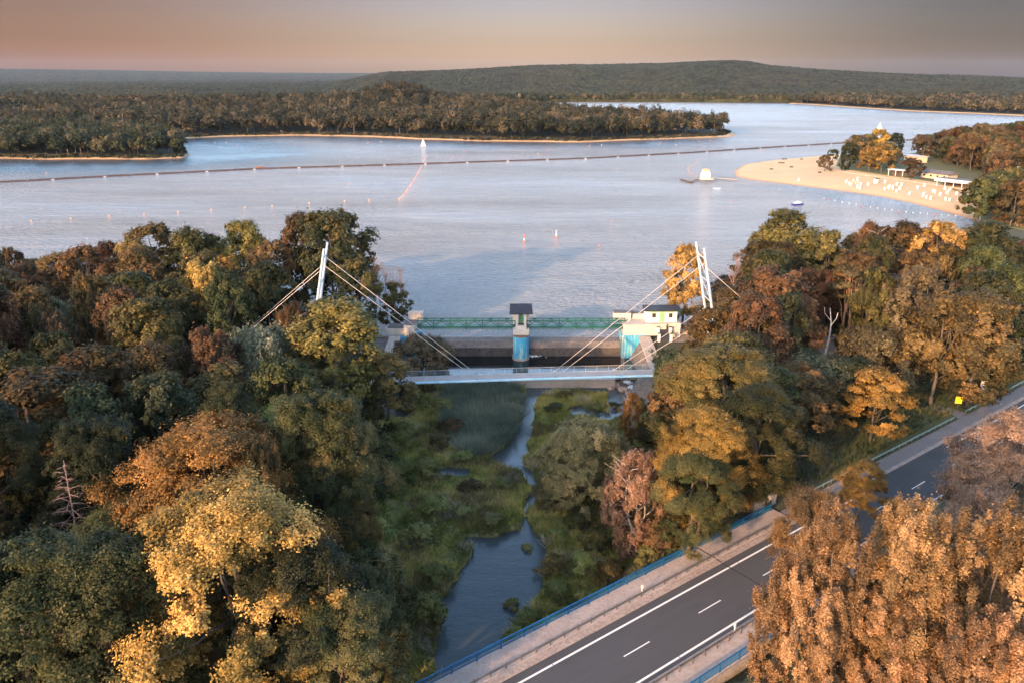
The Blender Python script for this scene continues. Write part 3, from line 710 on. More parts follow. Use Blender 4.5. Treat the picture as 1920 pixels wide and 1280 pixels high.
CLEAR = [G([(1470, 634), (1560, 628), (1690, 632), (1700, 655), (1640, 690), (1560, 690), (1480, 660)], 1.0),
         G([(1640, 860), (1790, 775), (1920, 720), (1990, 690), (1900, 690), (1740, 735), (1690, 770), (1640, 800)], 1.0),
         [(26, 170), (42, 170), (42, 190), (24, 190)], [(-40, 168), (-20, 168), (-20, 190), (-36, 190)]]
LIT = [(-26, 65, 9, 7), (-33, 80, 14, 8), (25, 97, 8, 5), (31, 64, 3, 7), (37, 66, 4, 8), (45, 60, 6, 9), (2.1, 175, -1, 3), (35, 178, 1.5, 5), (-24, 177, 1, 3), (17, 98, 2, 4), (11, 121, 3, 6), (29, 112, 9, 8)] + [(*T(t, s_, 1)[:2], 1.2, 2.5) for t in range(-8, 50, 4) for s_ in (4, -4)]
def lit_cap(x, y, r):
    cap = 99.0; dx, dy = math.sin(SUN_AZ), math.cos(SUN_AZ)
    for tx, ty, tz, tr in LIT:
        Ld = (tx - x) * dx + (ty - y) * dy; lat = abs((tx - x) * dy - (ty - y) * dx)
        if Ld > 3 and lat < tr + r * .8: cap = min(cap, tz + Ld * math.tan(SUN_EL))
    return cap
def fill(poly, spacing, seed, colfun, hr=(17, 23), near=105):
    rnd = random.Random(seed); xs = [p[0] for p in poly]; ys = [p[1] for p in poly]; pts = []
    tries = 0; n = 0
    while tries < 9000:
        tries += 1
        x, y = rnd.uniform(min(xs), max(xs)), rnd.uniform(min(ys), max(ys))
        if not in_poly([x], [y], poly)[0]: continue
        if any(in_poly([x], [y], c)[0] for c in CLEAR): continue
        t, s = road_ts(x, y)
        if -14.5 < s < 9.0: continue
        pxc, pyc = proj(x, y, 18)
        if pxc < -170 or pxc > 2100 or pyc > 1560: continue
        if pxc < -60 and rnd.random() < .35: continue
        if any((x - a) ** 2 + (y - b) ** 2 < (spacing * .5 + r * .52) ** 2 for a, b, r in feat): continue
        if any((x - a) ** 2 + (y - b) ** 2 < spacing ** 2 for a, b in pts): continue
        H = rnd.uniform(*hr); lim = top_limit(pxc, y); zt = Q(pxc, lim, y).z
        R0 = rnd.uniform(.56, .76) * spacing
        if zt < 3.0: continue
        H = min(H, zt - 1.2 - rnd.uniform(0, 1.6) - .6 * R0 * ((CAMZ - zt) / y) ** 2)
        H = min(H, lit_cap(x, y, R0) - 1.0)
        if H < 7: continue
        col = colfun(pxc, pyc, rnd)
        if H < 3.5: continue
        dist = math.hypot(x, y)
        if H < 9: pk = rnd.choice(['mWil', 'mWil', 'mOakC']); R0 = min(R0, H * .55)
        elif col == 'silver': pk = 'nWil' if dist < near else 'mWil'; H = min(H, 15)
        elif dist < near: pk = rnd.choice(['nOakA', 'nOakB', 'nOakA', 'nPad', 'nPopA'])
        else: pk = rnd.choice(['mOakA', 'mOakB', 'mOakC', 'mOakD', 'mOakA', 'mPop', 'mPad'])
        if 'Pop' in pk: R0 *= .85
        plant(x, y, H, R0, pk, col, None, 'willow_tree' if 'Wil' in pk else 'poplar_tree' if 'Pop' in pk else 'broadleaf_tree')
        pts.append((x, y)); n += 1
    return pts
def cl(px, py, r):
    if py < 520: w = [('olive', 5), ('rust', 4), ('green', 1.2), ('gold', .8), ('brown', 1)]
    elif py < 700: w = [('rust', 4), ('olive', 3), ('green', 2.5), ('brown', 1.5), ('silver', .5)] if px < 420 else [('green', 3), ('olive', 3), ('rust', 1.6), ('silver', .5), ('deep', 2), ('brown', 1)]
    elif py < 980: w = [('deep', 4), ('green', 2), ('rust', 4 if px < 260 else .6), ('silver', .3), ('olive', 1.4)]
    else: w = [('deep', 5), ('green', 2), ('olive', 1.5)]
    return r.choices([a for a, b in w], [b for a, b in w])[0]
def crr(px, py, r):
    if px > 1780: w = [('deep', 3), ('green', 3), ('rust', 1.5), ('olive', 1)]
    elif py < 560: w = [('olive', 3), ('rust', 4), ('brown', 1), ('green', 1.2)]
    else: w = [('green', 3), ('deep', 1.2), ('olive', 2), ('rust', 1.4), ('silver', .7)]
    return r.choices([a for a, b in w], [b for a, b in w])[0]
pl_ = fill(LEFT, 8.3, 5, cl); pr_ = fill(RIGHT, 8.0, 6, crr)
ps_ = fill(SE, 10.0, 8, lambda a, b, r: r.choice(['poplar', 'pink', 'olive']), (15, 20), 130)
print('fill', len(pl_), len(pr_), len(ps_))

# ------------------------------------------------------------------ road and road bridge
def strip(mb, s0, s1, t0, t1, z0, z1):
    b = [T(t0, s0, z0), T(t1, s0, z0), T(t1, s1, z0), T(t0, s1, z0)]; t_ = [T(t0, s0, z1), T(t1, s0, z1), T(t1, s1, z1), T(t0, s1, z1)]
    mb.hexa(b, t_)
def road_obj(name, loc_t, build, mat):
    """built in the road frame so that object space runs along the road"""
    mb = MB(); build(mb); o = mb.build(name, mat)
    Mx = Matrix.Translation((RO.x, RO.y, 0)) @ Matrix.Rotation(RANG, 4, 'Z'); o.data.transform(Mx.inverted()); o.matrix_world = Mx
    return o
TE = 330
tag(road_obj('road', 0, lambda m: strip(m, -7.95, 1.15, BR0 - 150, TE, .6, ZR), M['asphalt']), kind='structure')
tag(road_obj('road_verge', 0, lambda m: strip(m, -12.5, -7.95, BR1 + .02, TE, .5, ZR - .06), M['grassm']), kind='structure')
tag(road_obj('cycle_path', 0, lambda m: (strip(m, 1.85, 4.3, BR1 + .3, TE, .5, ZR + .05)), M['path']), kind='structure')
tag(road_obj('path_kerb', 0, lambda m: (strip(m, 1.15, 1.85, BR1 + .3, TE, .5, ZR - .01)), M['kerb']), kind='structure')
# painted markings
def marks(m):
    def q(s0, s1, t0, t1): m.add([T(t0, s0, ZR + .006), T(t1, s0, ZR + .006), T(t1, s1, ZR + .006), T(t0, s1, ZR + .006)], [(0, 1, 2, 3)])
    tt = -50
    while tt < TE:
        ln = 24 + (tt * 7 % 9)
        q(-.14, .12, tt, min(tt + ln, TE)) if not (63 < tt < 73) else None
        tt += ln + .09
    tt = -50
    while tt < TE: q(-7.42, -7.16, tt, tt + 22.0); tt += 22.1
    tA = road_ts(*P(1167, 1228, ZR)[:2])[0]
    for k in range(-4, 24): q(-3.72, -3.58, tA + 12.05 * k, tA + 12.05 * k + 3.95)
tag(road_obj('road_markings', 0, marks, M['paint']), kind='structure')
road_bridge = empty('road_bridge', T(0, -3, -5), 0, 'grey road bridge with asphalt lanes crossing the marshy stream in front', 'bridge')
def under(o, par):
    mw = o.matrix_world.copy(); o.parent = par; o.matrix_parent_inverse = Matrix.Translation(-Vector(par.location)); o.matrix_basis = mw
    return o
under(road_obj('deck', 0, lambda m: (strip(m, -11.75, 5.45, BR0, BR1, -.35, .58), strip(m, -10.6, 4.4, BR0, BR1, -1.25, -.352)), M['conc']), road_bridge)
under(road_obj('walkway', 0, lambda m: strip(m, 2.15, 5.35, BR0, BR1, .585, ZR + .17), M['walk']), road_bridge)
under(road_obj('walkway', 0, lambda m: strip(m, -11.65, -8.75, BR0, BR1, .585, ZR + .17), M['walk']), road_bridge)
under(road_obj('kerb', 0, lambda m: (strip(m, 1.18, 2.147, BR0, BR1, .585, ZR + .08)), M['kerb']), road_bridge)
under(road_obj('kerb', 0, lambda m: (strip(m, -8.747, -7.97, BR0, BR1, .585, ZR + .10)), M['kerb']), road_bridge)
under(road_obj('cornice', 0, lambda m: (strip(m, 5.452, 5.62, BR0, BR1, .1, ZR + .19)), M['conc']), road_bridge)
under(road_obj('cornice', 0, lambda m: (strip(m, -11.92, -11.752, BR0, BR1, .1, ZR + .19)), M['conc']), road_bridge)
tj = road_ts(*P(1335, 1045, ZR)[:2])[0]
def joint(m):
    for s0, s1, z in ((-7.9, 1.1, ZR + .011), (1.2, 2.13, ZR + .088), (2.16, 5.3, ZR + .178), (-11.6, -8.8, ZR + .178)):
        m.add([T(tj, s0, z), T(tj + .22, s0, z), T(tj + .22, s1, z), T(tj, s1, z)], [(0, 1, 2, 3)])
under(road_obj('expansion_joint', 0, joint, M['joint']), road_bridge)
under(road_obj('abutment', 0, lambda m: strip(m, -11.7, 5.4, BR1 - 4, BR1 - .01, -7, -1.26), M['conc']), road_bridge)
under(road_obj('pier', 0, lambda m: [strip(m, s, s + 1.2, 18, 19.2, -7, -1.26) for s in (-9.5, -3.5, 2.5)], M['conc']), road_bridge)

def guardrail(label, s, t0, t1, z, mat, face, step=2.0, bg=None):
    r = empty('guardrail', T(t0, s, z), 0, label, 'guardrail', bg); inv = -Vector(r.location)
    mb = MB(); k = 4; prof = [(0, .0), (.045, .06), (.0, .13), (.0, .18), (.045, .25), (0, .31)]
    vs = []; pts = [T(t0, s), T(t1, s)]
    for t in (t0, t1):
        for dx, dz in prof: vs.append(T(t, s + face * (.12 + dx), z + .44 + dz) + inv)
        for dx, dz in prof[::-1]: vs.append(T(t, s + face * (.10 + dx), z + .44 + dz) + inv)
    n = 12; mb.add(vs, [(i, (i + 1) % n, n + (i + 1) % n, n + i) for i in range(n)] + [tuple(range(n)), tuple(range(n, 2 * n))])
    mb.build('rail_beam', mat, r)
    pm = MB(); pm.box((0, 0, .36), (.12, .09, .72)); pm.box((0, face * .06, .6), (.07, .1, .22)); pme = pm.mesh('post')
    t = t0 + .4
    while t < t1:
        o = link('post', pme, mat, r); o.location = T(t, s, z) + inv; o.rotation_euler = (0, 0, RANG); t += step
    return r
guardrail('steel guardrail between the lanes and the walkway on the far side of the road bridge', 2.35, -30, 62, ZR + .16, M['steel'], -1, 2.0)
guardrail('steel guardrail on the near side of the road bridge, next to the narrow walkway', -8.95, -12, 96, ZR + .16, M['steel'], 1, 2.0)
guardrail('greenish guardrail along the path between the road bridge and the side path', 4.75, 53.5, 102.5, ZR - .05, M['rail_g'], -1, 2.0)
guardrail('greenish guardrail beyond the side path, below the signs', 4.85, 107, 210, ZR - .05, M['rail_g'], -1, 2.0)

def railing(label, s, t0, t1, z, h=1.05, step=3.1):
    r = empty('bridge_railing', T(t0, s, z), 0, label, 'railing'); inv = -Vector(r.location)
    m1_ = MB(); m1_.bar(T(t0, s, z + h) + inv, T(t1, s, z + h) + inv, .13, .07); m1_.build('top_rail', M['railblue'], r)
    m2_ = MB(); m2_.bar(T(t0, s, z + .12) + inv, T(t1, s, z + .12) + inv, .05, .05); m2_.build('bottom_rail', M['railblue'], r)
    pm = MB(); pm.box((0, 0, h / 2), (.09, .09, h - .06)); pm.box((0, 0, .02), (.2, .18, .04)); pme = pm.mesh('post')
    n = int((t1 - t0) / step); st = (t1 - t0) / n; bm_ = MB()
    for k in range(int(st / .13)): bm_.box((.1 + k * .13, 0, (h + .1) / 2), (.028, .028, h - .16))
    bme = bm_.mesh('bar_panel')
    for i in range(n + 1):
        o = link('post', pme, M['railblue'], r); o.location = T(t0 + i * st, s, z) + inv; o.rotation_euler = (0, 0, RANG)
        if i < n: o = link('bar_panel', bme, M['railblue'], r); o.location = T(t0 + i * st, s, z) + inv; o.rotation_euler = (0, 0, RANG)
railing('long blue railing on the stream side of the road bridge', 5.15, -30, BR1 - .5, ZR + .17)
railing('blue railing on the near edge of the road bridge, beside the orange poplars', -11.45, -14, BR1 - .5, ZR + .17)
for px, py, lb in ((1202, 1103, 'white reflector post behind the far guardrail of the road bridge'), (1391, 1185, 'white reflector post beside the near guardrail of the road bridge')):
    q = P(px, py, ZR + .9); tt, ss = road_ts(q.x, q.y); ss = 2.55 if ss > 0 else -8.55
    r = empty('reflector_post', T(tt, ss, ZR + .17), RANG, lb, 'reflector post')
    m = MB(); m.box((0, 0, .45), (.13, .10, .9)); m.box((0, 0, .93), (.17, .13, .06)); m.build('post_body', M['cleanwhite'], r)
    m = MB(); m.box((0, 0, 1.16), (.26, .16, .40), top=.85); m.build('reflector_head', M['cleanwhite'], r)
    m = MB(); m.box((0, 0, .99), (.175, .135, .10)); m.build('black_band', M['glassd'], r)
for i, (t, wd, lb) in enumerate(((48.3, 2.3, 'larger pale concrete block at the end of the blue railing'), (51.6, 1.2, 'smaller pale concrete block at the end of the blue railing'))):
    m = MB(); p = T(t, 6.6, 1.0); m.box((p.x, p.y, 1.1), (wd, .7, 2.3), RANG); m.box((p.x, p.y, 2.32), (wd + .14, .84, .14), RANG)
    tag(m.build('concrete_block', M['concwarm']), lb, 'concrete block')
# signs at the side path
def signpost(px, py, h, build, lb, name, cat):
    q = P(px, py, .9); r = empty(name, (q.x, q.y, .85), RANG - .9, lb, cat); m = MB(); m.tube([(0, 0, 0), (0, 0, h)], .045, 8); m.build('post', M['steel'], r); build(r)
def sg1(r):
    m = MB(); m.box((0, -.07, 1.55), (1.15, .04, 1.35)); m.build('sign_board', M['yellow'], r)
    m = MB(); m.box((-.2, -.095, 1.75), (.5, .01, .10)); m.box((.0, -.095, 1.45), (.7, .01, .07)); m.box((-.1, -.095, 1.25), (.45, .01, .07)); m.build('faint_lines', surf('sign_ink', (.35, .2, .02), (.4, .24, .02)), r)
def sg2(r):
    m = MB(); m.box((0, -.07, 1.95), (.42, .04, .55)); m.build('sign_board', M['cleanwhite'], r)
def sg3(r):
    m = MB(); m.box((0, -.07, 3.9), (1.05, .05, 1.7)); m.build('sign_board', surf('grey_sign', (.42, .42, .40), (.5, .5, .48)), r)
    m = MB(); m.box((0, -.07, 2.7), (.85, .05, .55)); m.build('lower_sign', M['cleanwhite'], r)
    m = MB(); m.box((0, -.1, 4.25), (.75, .01, .08)); m.box((0, -.1, 3.75), (.75, .01, .08)); m.box((0, -.1, 3.4), (.6, .01, .08)); m.build('faint_lines', M['greyroof'], r)
signpost(1795, 763, 1.9, sg1, 'yellow rectangular sign at the mouth of the side path', 'road_sign', 'sign')
signpost(1811, 766, 2.2, sg2, 'small white sign right of the yellow sign', 'road_sign', 'sign')
signpost(1837, 757, 4.6, sg3, 'tall grey sign panel on a post beside the road, above the guardrail', 'road_sign', 'sign')
def poly_sheet(name, px_list, z, mat, lift=None):
    pts = [P(a, b, z) for a, b in px_list]; return sheet(name, [(p.x, p.y) for p in pts], z, mat)
def drape(name, poly, mat, lift, step=1.2):
    xs = [p[0] for p in poly]; ys = [p[1] for p in poly]
    X, Y = np.meshgrid(np.arange(min(xs), max(xs) + step, step), np.arange(min(ys), max(ys) + step, step))
    Z = ground_z(X, Y) + lift; ny, nx = X.shape; idx = np.arange(nx * ny).reshape(ny, nx)
    F = np.stack([idx[:-1, :-1], idx[:-1, 1:], idx[1:, 1:], idx[1:, :-1]], -1).reshape(-1, 4)
    cx = X.ravel()[F].mean(1); cy = Y.ravel()[F].mean(1); F = F[in_poly(cx, cy, poly)]
    o = link(name, np_mesh(name, np.stack([X.ravel(), Y.ravel(), Z.ravel()], 1), F, smooth=True), mat); return tag(o, kind='structure')
drape('side_path', G([(1726, 756), (1740, 755), (1790, 767), (1815, 776), (1800, 786), (1784, 776), (1730, 764)], .9), M['path'], .05, .5)
drape('roadside_grass', G([(1560, 850), (1640, 800), (1690, 764), (1724, 745), (1780, 738), (1900, 705), (1990, 680), (1990, 715), (1900, 742), (1800, 784), (1700, 830), (1560, 900)], .9), M['grassm'], .03, .8)
drape('dirt_clearing', G([(1512, 640), (1545, 632), (1620, 630), (1700, 634), (1690, 650), (1600, 672), (1540, 662)], 1.), M['dirt'], .06, .6)
drape('clearing_grass', G([(1480, 655), (1520, 648), (1575, 672), (1640, 680), (1600, 700), (1490, 690)], 1.), M['grassm'], .04, .8)
drape('gatehouse_path', G([(1225, 638), (1235, 628), (1290, 620), (1330, 618), (1345, 628), (1300, 642), (1240, 641)], 1.), M['dirt'], .08, .5)
drape('bank_path', G([(690, 612), (735, 612), (740, 628), (690, 632)], 1.), M['dirt'], .06, .6)

# ------------------------------------------------------------------ weir
wv = empty('weir', (1, 180, -5), 0, 'long dark concrete weir holding back the lake between the two abutments', 'weir')
def loc(m, par): 
    iv = Vector(par.location); m.v = [(v[0] - iv.x, v[1] - iv.y, v[2] - iv.z) for v in m.v]; return m
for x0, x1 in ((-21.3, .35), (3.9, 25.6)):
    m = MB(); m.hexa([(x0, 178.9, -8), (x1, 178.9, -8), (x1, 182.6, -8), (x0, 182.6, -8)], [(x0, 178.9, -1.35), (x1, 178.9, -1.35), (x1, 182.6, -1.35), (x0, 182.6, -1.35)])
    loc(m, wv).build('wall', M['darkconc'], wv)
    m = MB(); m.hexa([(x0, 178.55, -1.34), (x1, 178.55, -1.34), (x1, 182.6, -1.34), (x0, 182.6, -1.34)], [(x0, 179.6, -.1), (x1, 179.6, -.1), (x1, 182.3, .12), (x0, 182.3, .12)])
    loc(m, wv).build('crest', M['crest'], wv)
# middle pier with its little tower
pr = empty('sluice_tower', (2.1, 178, -7), 0, 'blue round pier with white pillars and a black roof in the middle of the weir', 'tower')
def stad(r, y0, y1, z0, z1, n=14, cx=2.1):
    pts = [(cx + r * math.cos(t), y0 + r * math.sin(t)) for t in np.linspace(math.pi, 2 * math.pi, n)] + [(cx + r * math.cos(t), y1 + r * math.sin(t)) for t in np.linspace(0, math.pi, n)]
    k = len(pts); m = MB(); m.add([(a, b, z0) for a, b in pts] + [(a, b, z1) for a, b in pts], [(i, (i + 1) % k, k + (i + 1) % k, k + i) for i in range(k)] + [tuple(range(k))[::-1], tuple(range(k, 2 * k))]); return m
loc(stad(1.86, 177.3, 183.5, -8, 2.15), pr).build('shaft', M['pierblue'], pr)
loc(stad(2.0, 177.3, 183.5, -8, -3.0), pr).build('footing', M['concwarm'], pr)
loc(stad(1.9, 177.3, 183.5, 2.152, 2.4), pr).build('shaft_rim', M['rust'], pr)
m = MB(); m.box((2.1, 180.0, 3.05), (3.75, 6.4, 1.3)); m.box((2.1, 179.7, 4.05), (2.5, 5.4, .75)); loc(m, pr).build('white_base', M['white'], pr)
for sx in (-1, 1):
    m = MB(); m.box((2.1 + sx * .97, 177.9, 5.95), (.46, .7, 3.1)); loc(m, pr).build('pillar', M['white'], pr)
    m = MB(); m.box((2.1 + sx * 1.45, 180.6, 5.95), (.9, 3.6, 3.0)); loc(m, pr).build('side_wall', M['white'], pr)
m = MB(); m.box((2.1, 178.5, 6.1), (.95, .12, 2.5)); loc(m, pr).build('green_shutter', surf('dark_green_shutter', (.04, .12, .04), (.06, .16, .05)), pr)
m = MB(); m.box((2.1, 178.35, 4.62), (1.35, .35, .4)); loc(m, pr).build('opening', M['glassd'], pr)
def gable(m, cx, x2, y0, yr, y1, ze, zr, th=.22):
    for a, b, za, zb_ in ((y0, yr, ze, zr), (y1, yr, ze, zr)):
        m.hexa([(cx - x2, a, za), (cx + x2, a, za), (cx + x2 * .94, b, zb_), (cx - x2 * .94, b, zb_)] if a < b else [(cx + x2, a, za), (cx - x2, a, za), (cx - x2 * .94, b, zb_), (cx + x2 * .94, b, zb_)],
               [(cx - x2, a, za + th), (cx + x2, a, za + th), (cx + x2 * .94, b, zb_ + th), (cx - x2 * .94, b, zb_ + th)] if a < b else [(cx + x2, a, za + th), (cx - x2, a, za + th), (cx - x2 * .94, b, zb_ + th), (cx + x2 * .94, b, zb_ + th)])
m = MB(); gable(m, 2.1, 2.7, 176.4, 180.3, 184.0, 7.5, 8.75); loc(m, pr).build('roof', M['roofblack'], pr)
m = MB(); m.box((2.1, 176.9, 7.42), (5.0, .16, .2)); loc(m, pr).build('eave_board', M['green'], pr)

def truss(x0, x1, lb):
    r = empty('truss_walkway', ((x0 + x1) / 2, 179.7, 3.2), 0, lb, 'walkway'); n = int(round((x1 - x0) / 3.9)); st = (x1 - x0) / n
    for y in (178.7, 180.7):
        m = MB(); m.bar((x0, y, 5.26), (x1, y, 5.26), .2, .2); m.bar((x0, y, 3.62), (x1, y, 3.62), .16, .2); m.bar((x0, y, 3.2), (x1, y, 3.2), .07, .1); m.bar((x0, y, 4.9), (x1, y, 4.9), .05, .05)
        loc(m, r).build('chord', M['green'], r); m = MB()
        for i in range(n):
            a = x0 + i * st; m.bar((a + st / 2, y, 5.22), (a, y, 3.66), .14); m.bar((a + st / 2, y, 5.22), (a + st, y, 3.66), .14); m.bar((a + st / 2 - .3, y, 5.1), (a + st / 2 + .3, y, 5.1), .1, .3)
            for k in range(4): m.bar((a + k * st / 4, y, 3.24), (a + (k + .5) * st / 4, y, 3.55), .05); m.bar((a + (k + 1) * st / 4, y, 3.24), (a + (k + .5) * st / 4, y, 3.55), .05)
        loc(m, r).build('diagonals', M['green'], r); m = MB()
        for i in range(n + 1): m.bar((x0 + i * st, y, 3.2), (x0 + i * st, y, 5.3), .13)
        loc(m, r).build('uprights', M['green'], r)
    m = MB(); m.box(((x0 + x1) / 2, 179.7, 3.78), (x1 - x0, 1.85, .1)); loc(m, r).build('deck', M['green'], r)
truss(-22.2, .72, 'green truss walkway left of the sluice tower'); truss(3.48, 26.6, 'green truss walkway right of the sluice tower')

# right abutment and gatehouse
ab = empty('abutment', (30, 178, -5), 0, 'white and stained blue abutment under the gatehouse', 'abutment')
m = MB(); m.box((28.3, 180.6, -2.7), (5.2, 6.0, 9.4)); loc(m, ab).build('blue_wall', M['pierblue'], ab)
m = MB(); m.box((31.0, 181.2, 3.1), (10.0, 6.2, 2.6)); m.box((31.0, 181.1, 4.45), (10.2, 6.3, .16)); loc(m, ab).build('white_block', M['white'], ab)
m = MB(); m.box((26.2, 183.0, 5.35), (4.0, 2.4, 1.7)); m.box((30.2, 183.4, 5.15), (3.4, 1.6, 1.3)); loc(m, ab).build('parapet', M['white'], ab)
m = MB(); m.box((26.2, 183.0, 6.25), (4.2, 2.6, .12)); m.box((30.2, 183.4, 5.86), (3.5, 1.8, .12)); loc(m, ab).build('coping', M['greyroof'], ab)
gh = empty('gatehouse', (35.0, 181.5, 1.2), 0, 'small white gatehouse with a bright green door and a dark flat sloping roof', 'house')
m = MB(); m.box((37.4, 181.0, 2.85), (4.2, 4.2, 3.4)); loc(m, gh).build('plinth', M['white'], gh)
m = MB(); m.box((35.1, 181.4, 6.0), (7.3, 3.0, 3.0)); loc(m, gh).build('wall', M['cleanwhite'], gh)
m = MB(); m.hexa([(30.7, 179.0, 7.5), (39.7, 179.0, 7.5), (39.2, 183.2, 7.6), (31.0, 183.2, 7.6)], [(30.5, 178.9, 7.72), (39.7, 178.9, 7.72), (39.2, 183.2, 7.85), (31.0, 183.2, 7.85)]); loc(m, gh).build('roof', M['roofblack'], gh)
m = MB(); m.box((35.2, 178.97, 7.45), (8.5, .05, .22)); loc(m, gh).build('eave_board', M['green'], gh)
m = MB(); m.box((35.2, 179.87, 5.75), (1.15, .08, 2.35)); d_ = loc(m, gh).build('door', M['lightgreen'], gh)
m = MB(); m.box((35.6, 179.78, 5.7), (.12, .08, .06)); loc(m, gh).build('handle', M['steel'], d_)
for x in (33.3, 37.2):
    m = MB(); m.box((x, 179.86, 6.2), (.82, .06, 1.0)); wdw = loc(m, gh).build('window', M['glassd'], gh)
    m = MB(); [m.box((x + a, 179.81, 6.2), (.06, .05, 1.0)) for a in (-.4, 0, .4)]; [m.box((x, 179.80, 6.2 + b), (.86, .05, .06)) for b in (-.5, .5)]; loc(m, gh).build('frame', M['greyroof'], wdw)
m = MB()
for i in range(9): m.box((35.45 + i * .02, 177.6 - i * .28 + 1.4, 4.25 - i * .36), (1.9, .34, .36))
m.hexa([(34.5, 176.2, 1.0), (36.5, 176.2, 1.0), (36.4, 179.1, 1.0), (34.4, 179.1, 1.0)], [(34.5, 176.2, 1.1), (36.5, 176.2, 1.1), (36.4, 178.9, 4.3), (34.4, 178.9, 4.3)])
loc(m, gh).build('steps', M['roofblack'], gh)
for x in (34.1, 36.9):
    for yy, zz in ((176.3, 1.9), (177.9, 3.2)):
        m = MB(); m.box((x, yy, zz), (.6, .55, 2.0 if zz < 2 else 1.5)); loc(m, gh).build('stair_post', M['cleanwhite'], gh)
        m = MB(); m.box((x, yy, zz + (1.05 if zz < 2 else .8)), (.75, .7, .12)); loc(m, gh).build('post_cap', M['green'], gh)
m = MB(); m.box((41.0, 181.5, 1.9), (2.0, 1.0, .5)); m.box((41.0, 181.5, 1.3), (1.6, .6, .8)); tag(m.build('stone_bench', M['concwarm']), 'pale low bench on the ground right of the gatehouse', 'bench')

# left abutment
al = empty('abutment', (-25, 179, -5), 0, 'bright blue and white abutment at the left end of the weir', 'abutment')
m = MB(); m.box((-23.8, 180.4, -2.9), (4.6, 5.6, 9.0)); loc(m, al).build('blue_wall', surf('bright_blue_paint', (.02, .25, .46), (.04, .31, .52), .8, .7, (.09, .32, .42), 2), al)
m = MB(); m.box((-24.0, 180.3, 3.0), (2.5, 4.8, 2.75)); m.box((-27.4, 180.6, 2.55), (4.3, 3.4, 1.7)); loc(m, al).build('white_block', M['white'], al)
m = MB(); m.box((-27.2, 180.6, 3.46), (4.1, 3.6, .12)); m.box((-24.0, 180.3, 4.42), (2.6, 4.9, .1)); loc(m, al).build('coping', M['greyroof'], al)
m = MB(); m.box((-23.0, 183.3, 5.0), (3.3, 2.2, 1.8)); m.box((-23, 183.3, 5.95), (3.5, 2.4, .1)); loc(m, al).build('parapet', M['concwarm'], al)
# wing walls
for sg, lb in ((1, 'stone revetment with a pale sloping coping below the gatehouse'), (-1, 'pale sloping wing wall at the left end of the weir')):
    wr = empty('wing_wall', (sg * 30, 168, -5), 0, lb, 'wing wall'); xc = 30.6 if sg > 0 else -27.6; m = MB()
    pts_b = [(25.9, 177.4), (23.6, 160.0), (22.5, 146.0)]; top = [(xc * sg - .1, 177.4, 1.6), (xc * sg + .2, 159.5, .1), (xc * sg + .4, 146, -2.6)]
    vs = [(sg * a, b, -6.6) for a, b in pts_b] + [(sg * x, y, z) for x, y, z in top] + [(sg * 33, y, -6.6) for _, y in pts_b] + [(sg * 33, y, z - .6) for x, y, z in top]
    m.add(vs, [(0, 1, 4, 3), (1, 2, 5, 4), (3, 4, 10, 9), (4, 5, 11, 10), (6, 9, 10, 7), (7, 10, 11, 8), (0, 3, 9, 6), (2, 8, 11, 5), (0, 6, 7, 1), (1, 7, 8, 2)] if sg > 0 else
          [(3, 4, 1, 0), (4, 5, 2, 1), (9, 10, 4, 3), (10, 11, 5, 4), (7, 10, 9, 6), (8, 11, 10, 7), (6, 9, 3, 0), (5, 11, 8, 2), (1, 7, 6, 0), (2, 8, 7, 1)])
    loc(m, wr).build('slope', M['stone'], wr)
    m = MB(); m.hexa([(xc - 1.0, 158.4, -.35), (xc + 1.9, 158.4, -.35), (xc + 1.6, 177.3, 1.4), (xc - 1.0, 177.3, 1.4)], [(xc - 1.0, 158.4, .25), (xc + 1.9, 158.4, .25), (xc + 1.6, 177.3, 1.95), (xc - 1.0, 177.3, 1.95)])
    loc(m, wr).build('coping', M['concwarm'], wr)
    if sg > 0:
        m = MB(); m.box((31.3, 158.1, .05), (3.4, .5, .8)); loc(m, wr).build('coping_end', M['darkconc'], wr)
lr = empty('ladder', (25, 170, 0), 0, 'rusty ladder lying down the stone slope beside the blue wall', 'ladder'); m = MB()
a0, a1 = Vector((25.4, 176.6, 1.8)), Vector((23.6, 161.0, -3.0)); off = Vector((.55, 0, .1))
m.bar(a0, a1, .12); m.bar(a0 + off, a1 + off, .12); loc(m, lr).build('side_rails', M['rust'], lr); m = MB()
for i in range(30): q = a0 + (a1 - a0) * (i + .5) / 30; m.bar(q, q + off, .07)
loc(m, lr).build('rungs', M['rust'], lr)
# sill below the footbridge, rocks and white water
m = MB(); m.box((-1.2, 163.35, -5.2), (47.5, .7, 3.7)); m.box((-1.2, 163.3, -3.33), (47.5, .9, .12)); tag(m.build('stream_sill', M['concwarm']), 'low warm concrete sill across the stream under the footbridge', 'sill')
m = MB(); m.box((-3.5, 162.4, -4.8), (3.6, 1.2, 3.2)); tag(m.build('sill_block', M['darkconc']), 'dark concrete block standing in front of the sill', 'concrete block')
rr = random.Random(4)
def rock(x, y, z, s, lb, grp):
    rng = np.random.default_rng(int(abs(x * 97 + y * 31))); vs = []; n = 7
    for zz, f in ((-.5, .9), (0, 1.05), (.38, .7)):
        for k in range(n): t = 2 * math.pi * k / n; f2 = f * rng.uniform(.75, 1.2); vs.append((f2 * math.cos(t) * s * .8, f2 * math.sin(t) * s * .55, zz * s * rng.uniform(.85, 1.15)))
    fs = [(i * n + k, i * n + (k + 1) % n, (i + 1) * n + (k + 1) % n, (i + 1) * n + k) for i in range(2) for k in range(n)] + [tuple(range(2 * n, 3 * n)), tuple(range(n))[::-1]]
    m = MB(); m.add(vs, fs); o = m.build('boulder', M['rock']); o.location = (x, y, z); tag(o, lb, 'boulder', grp)
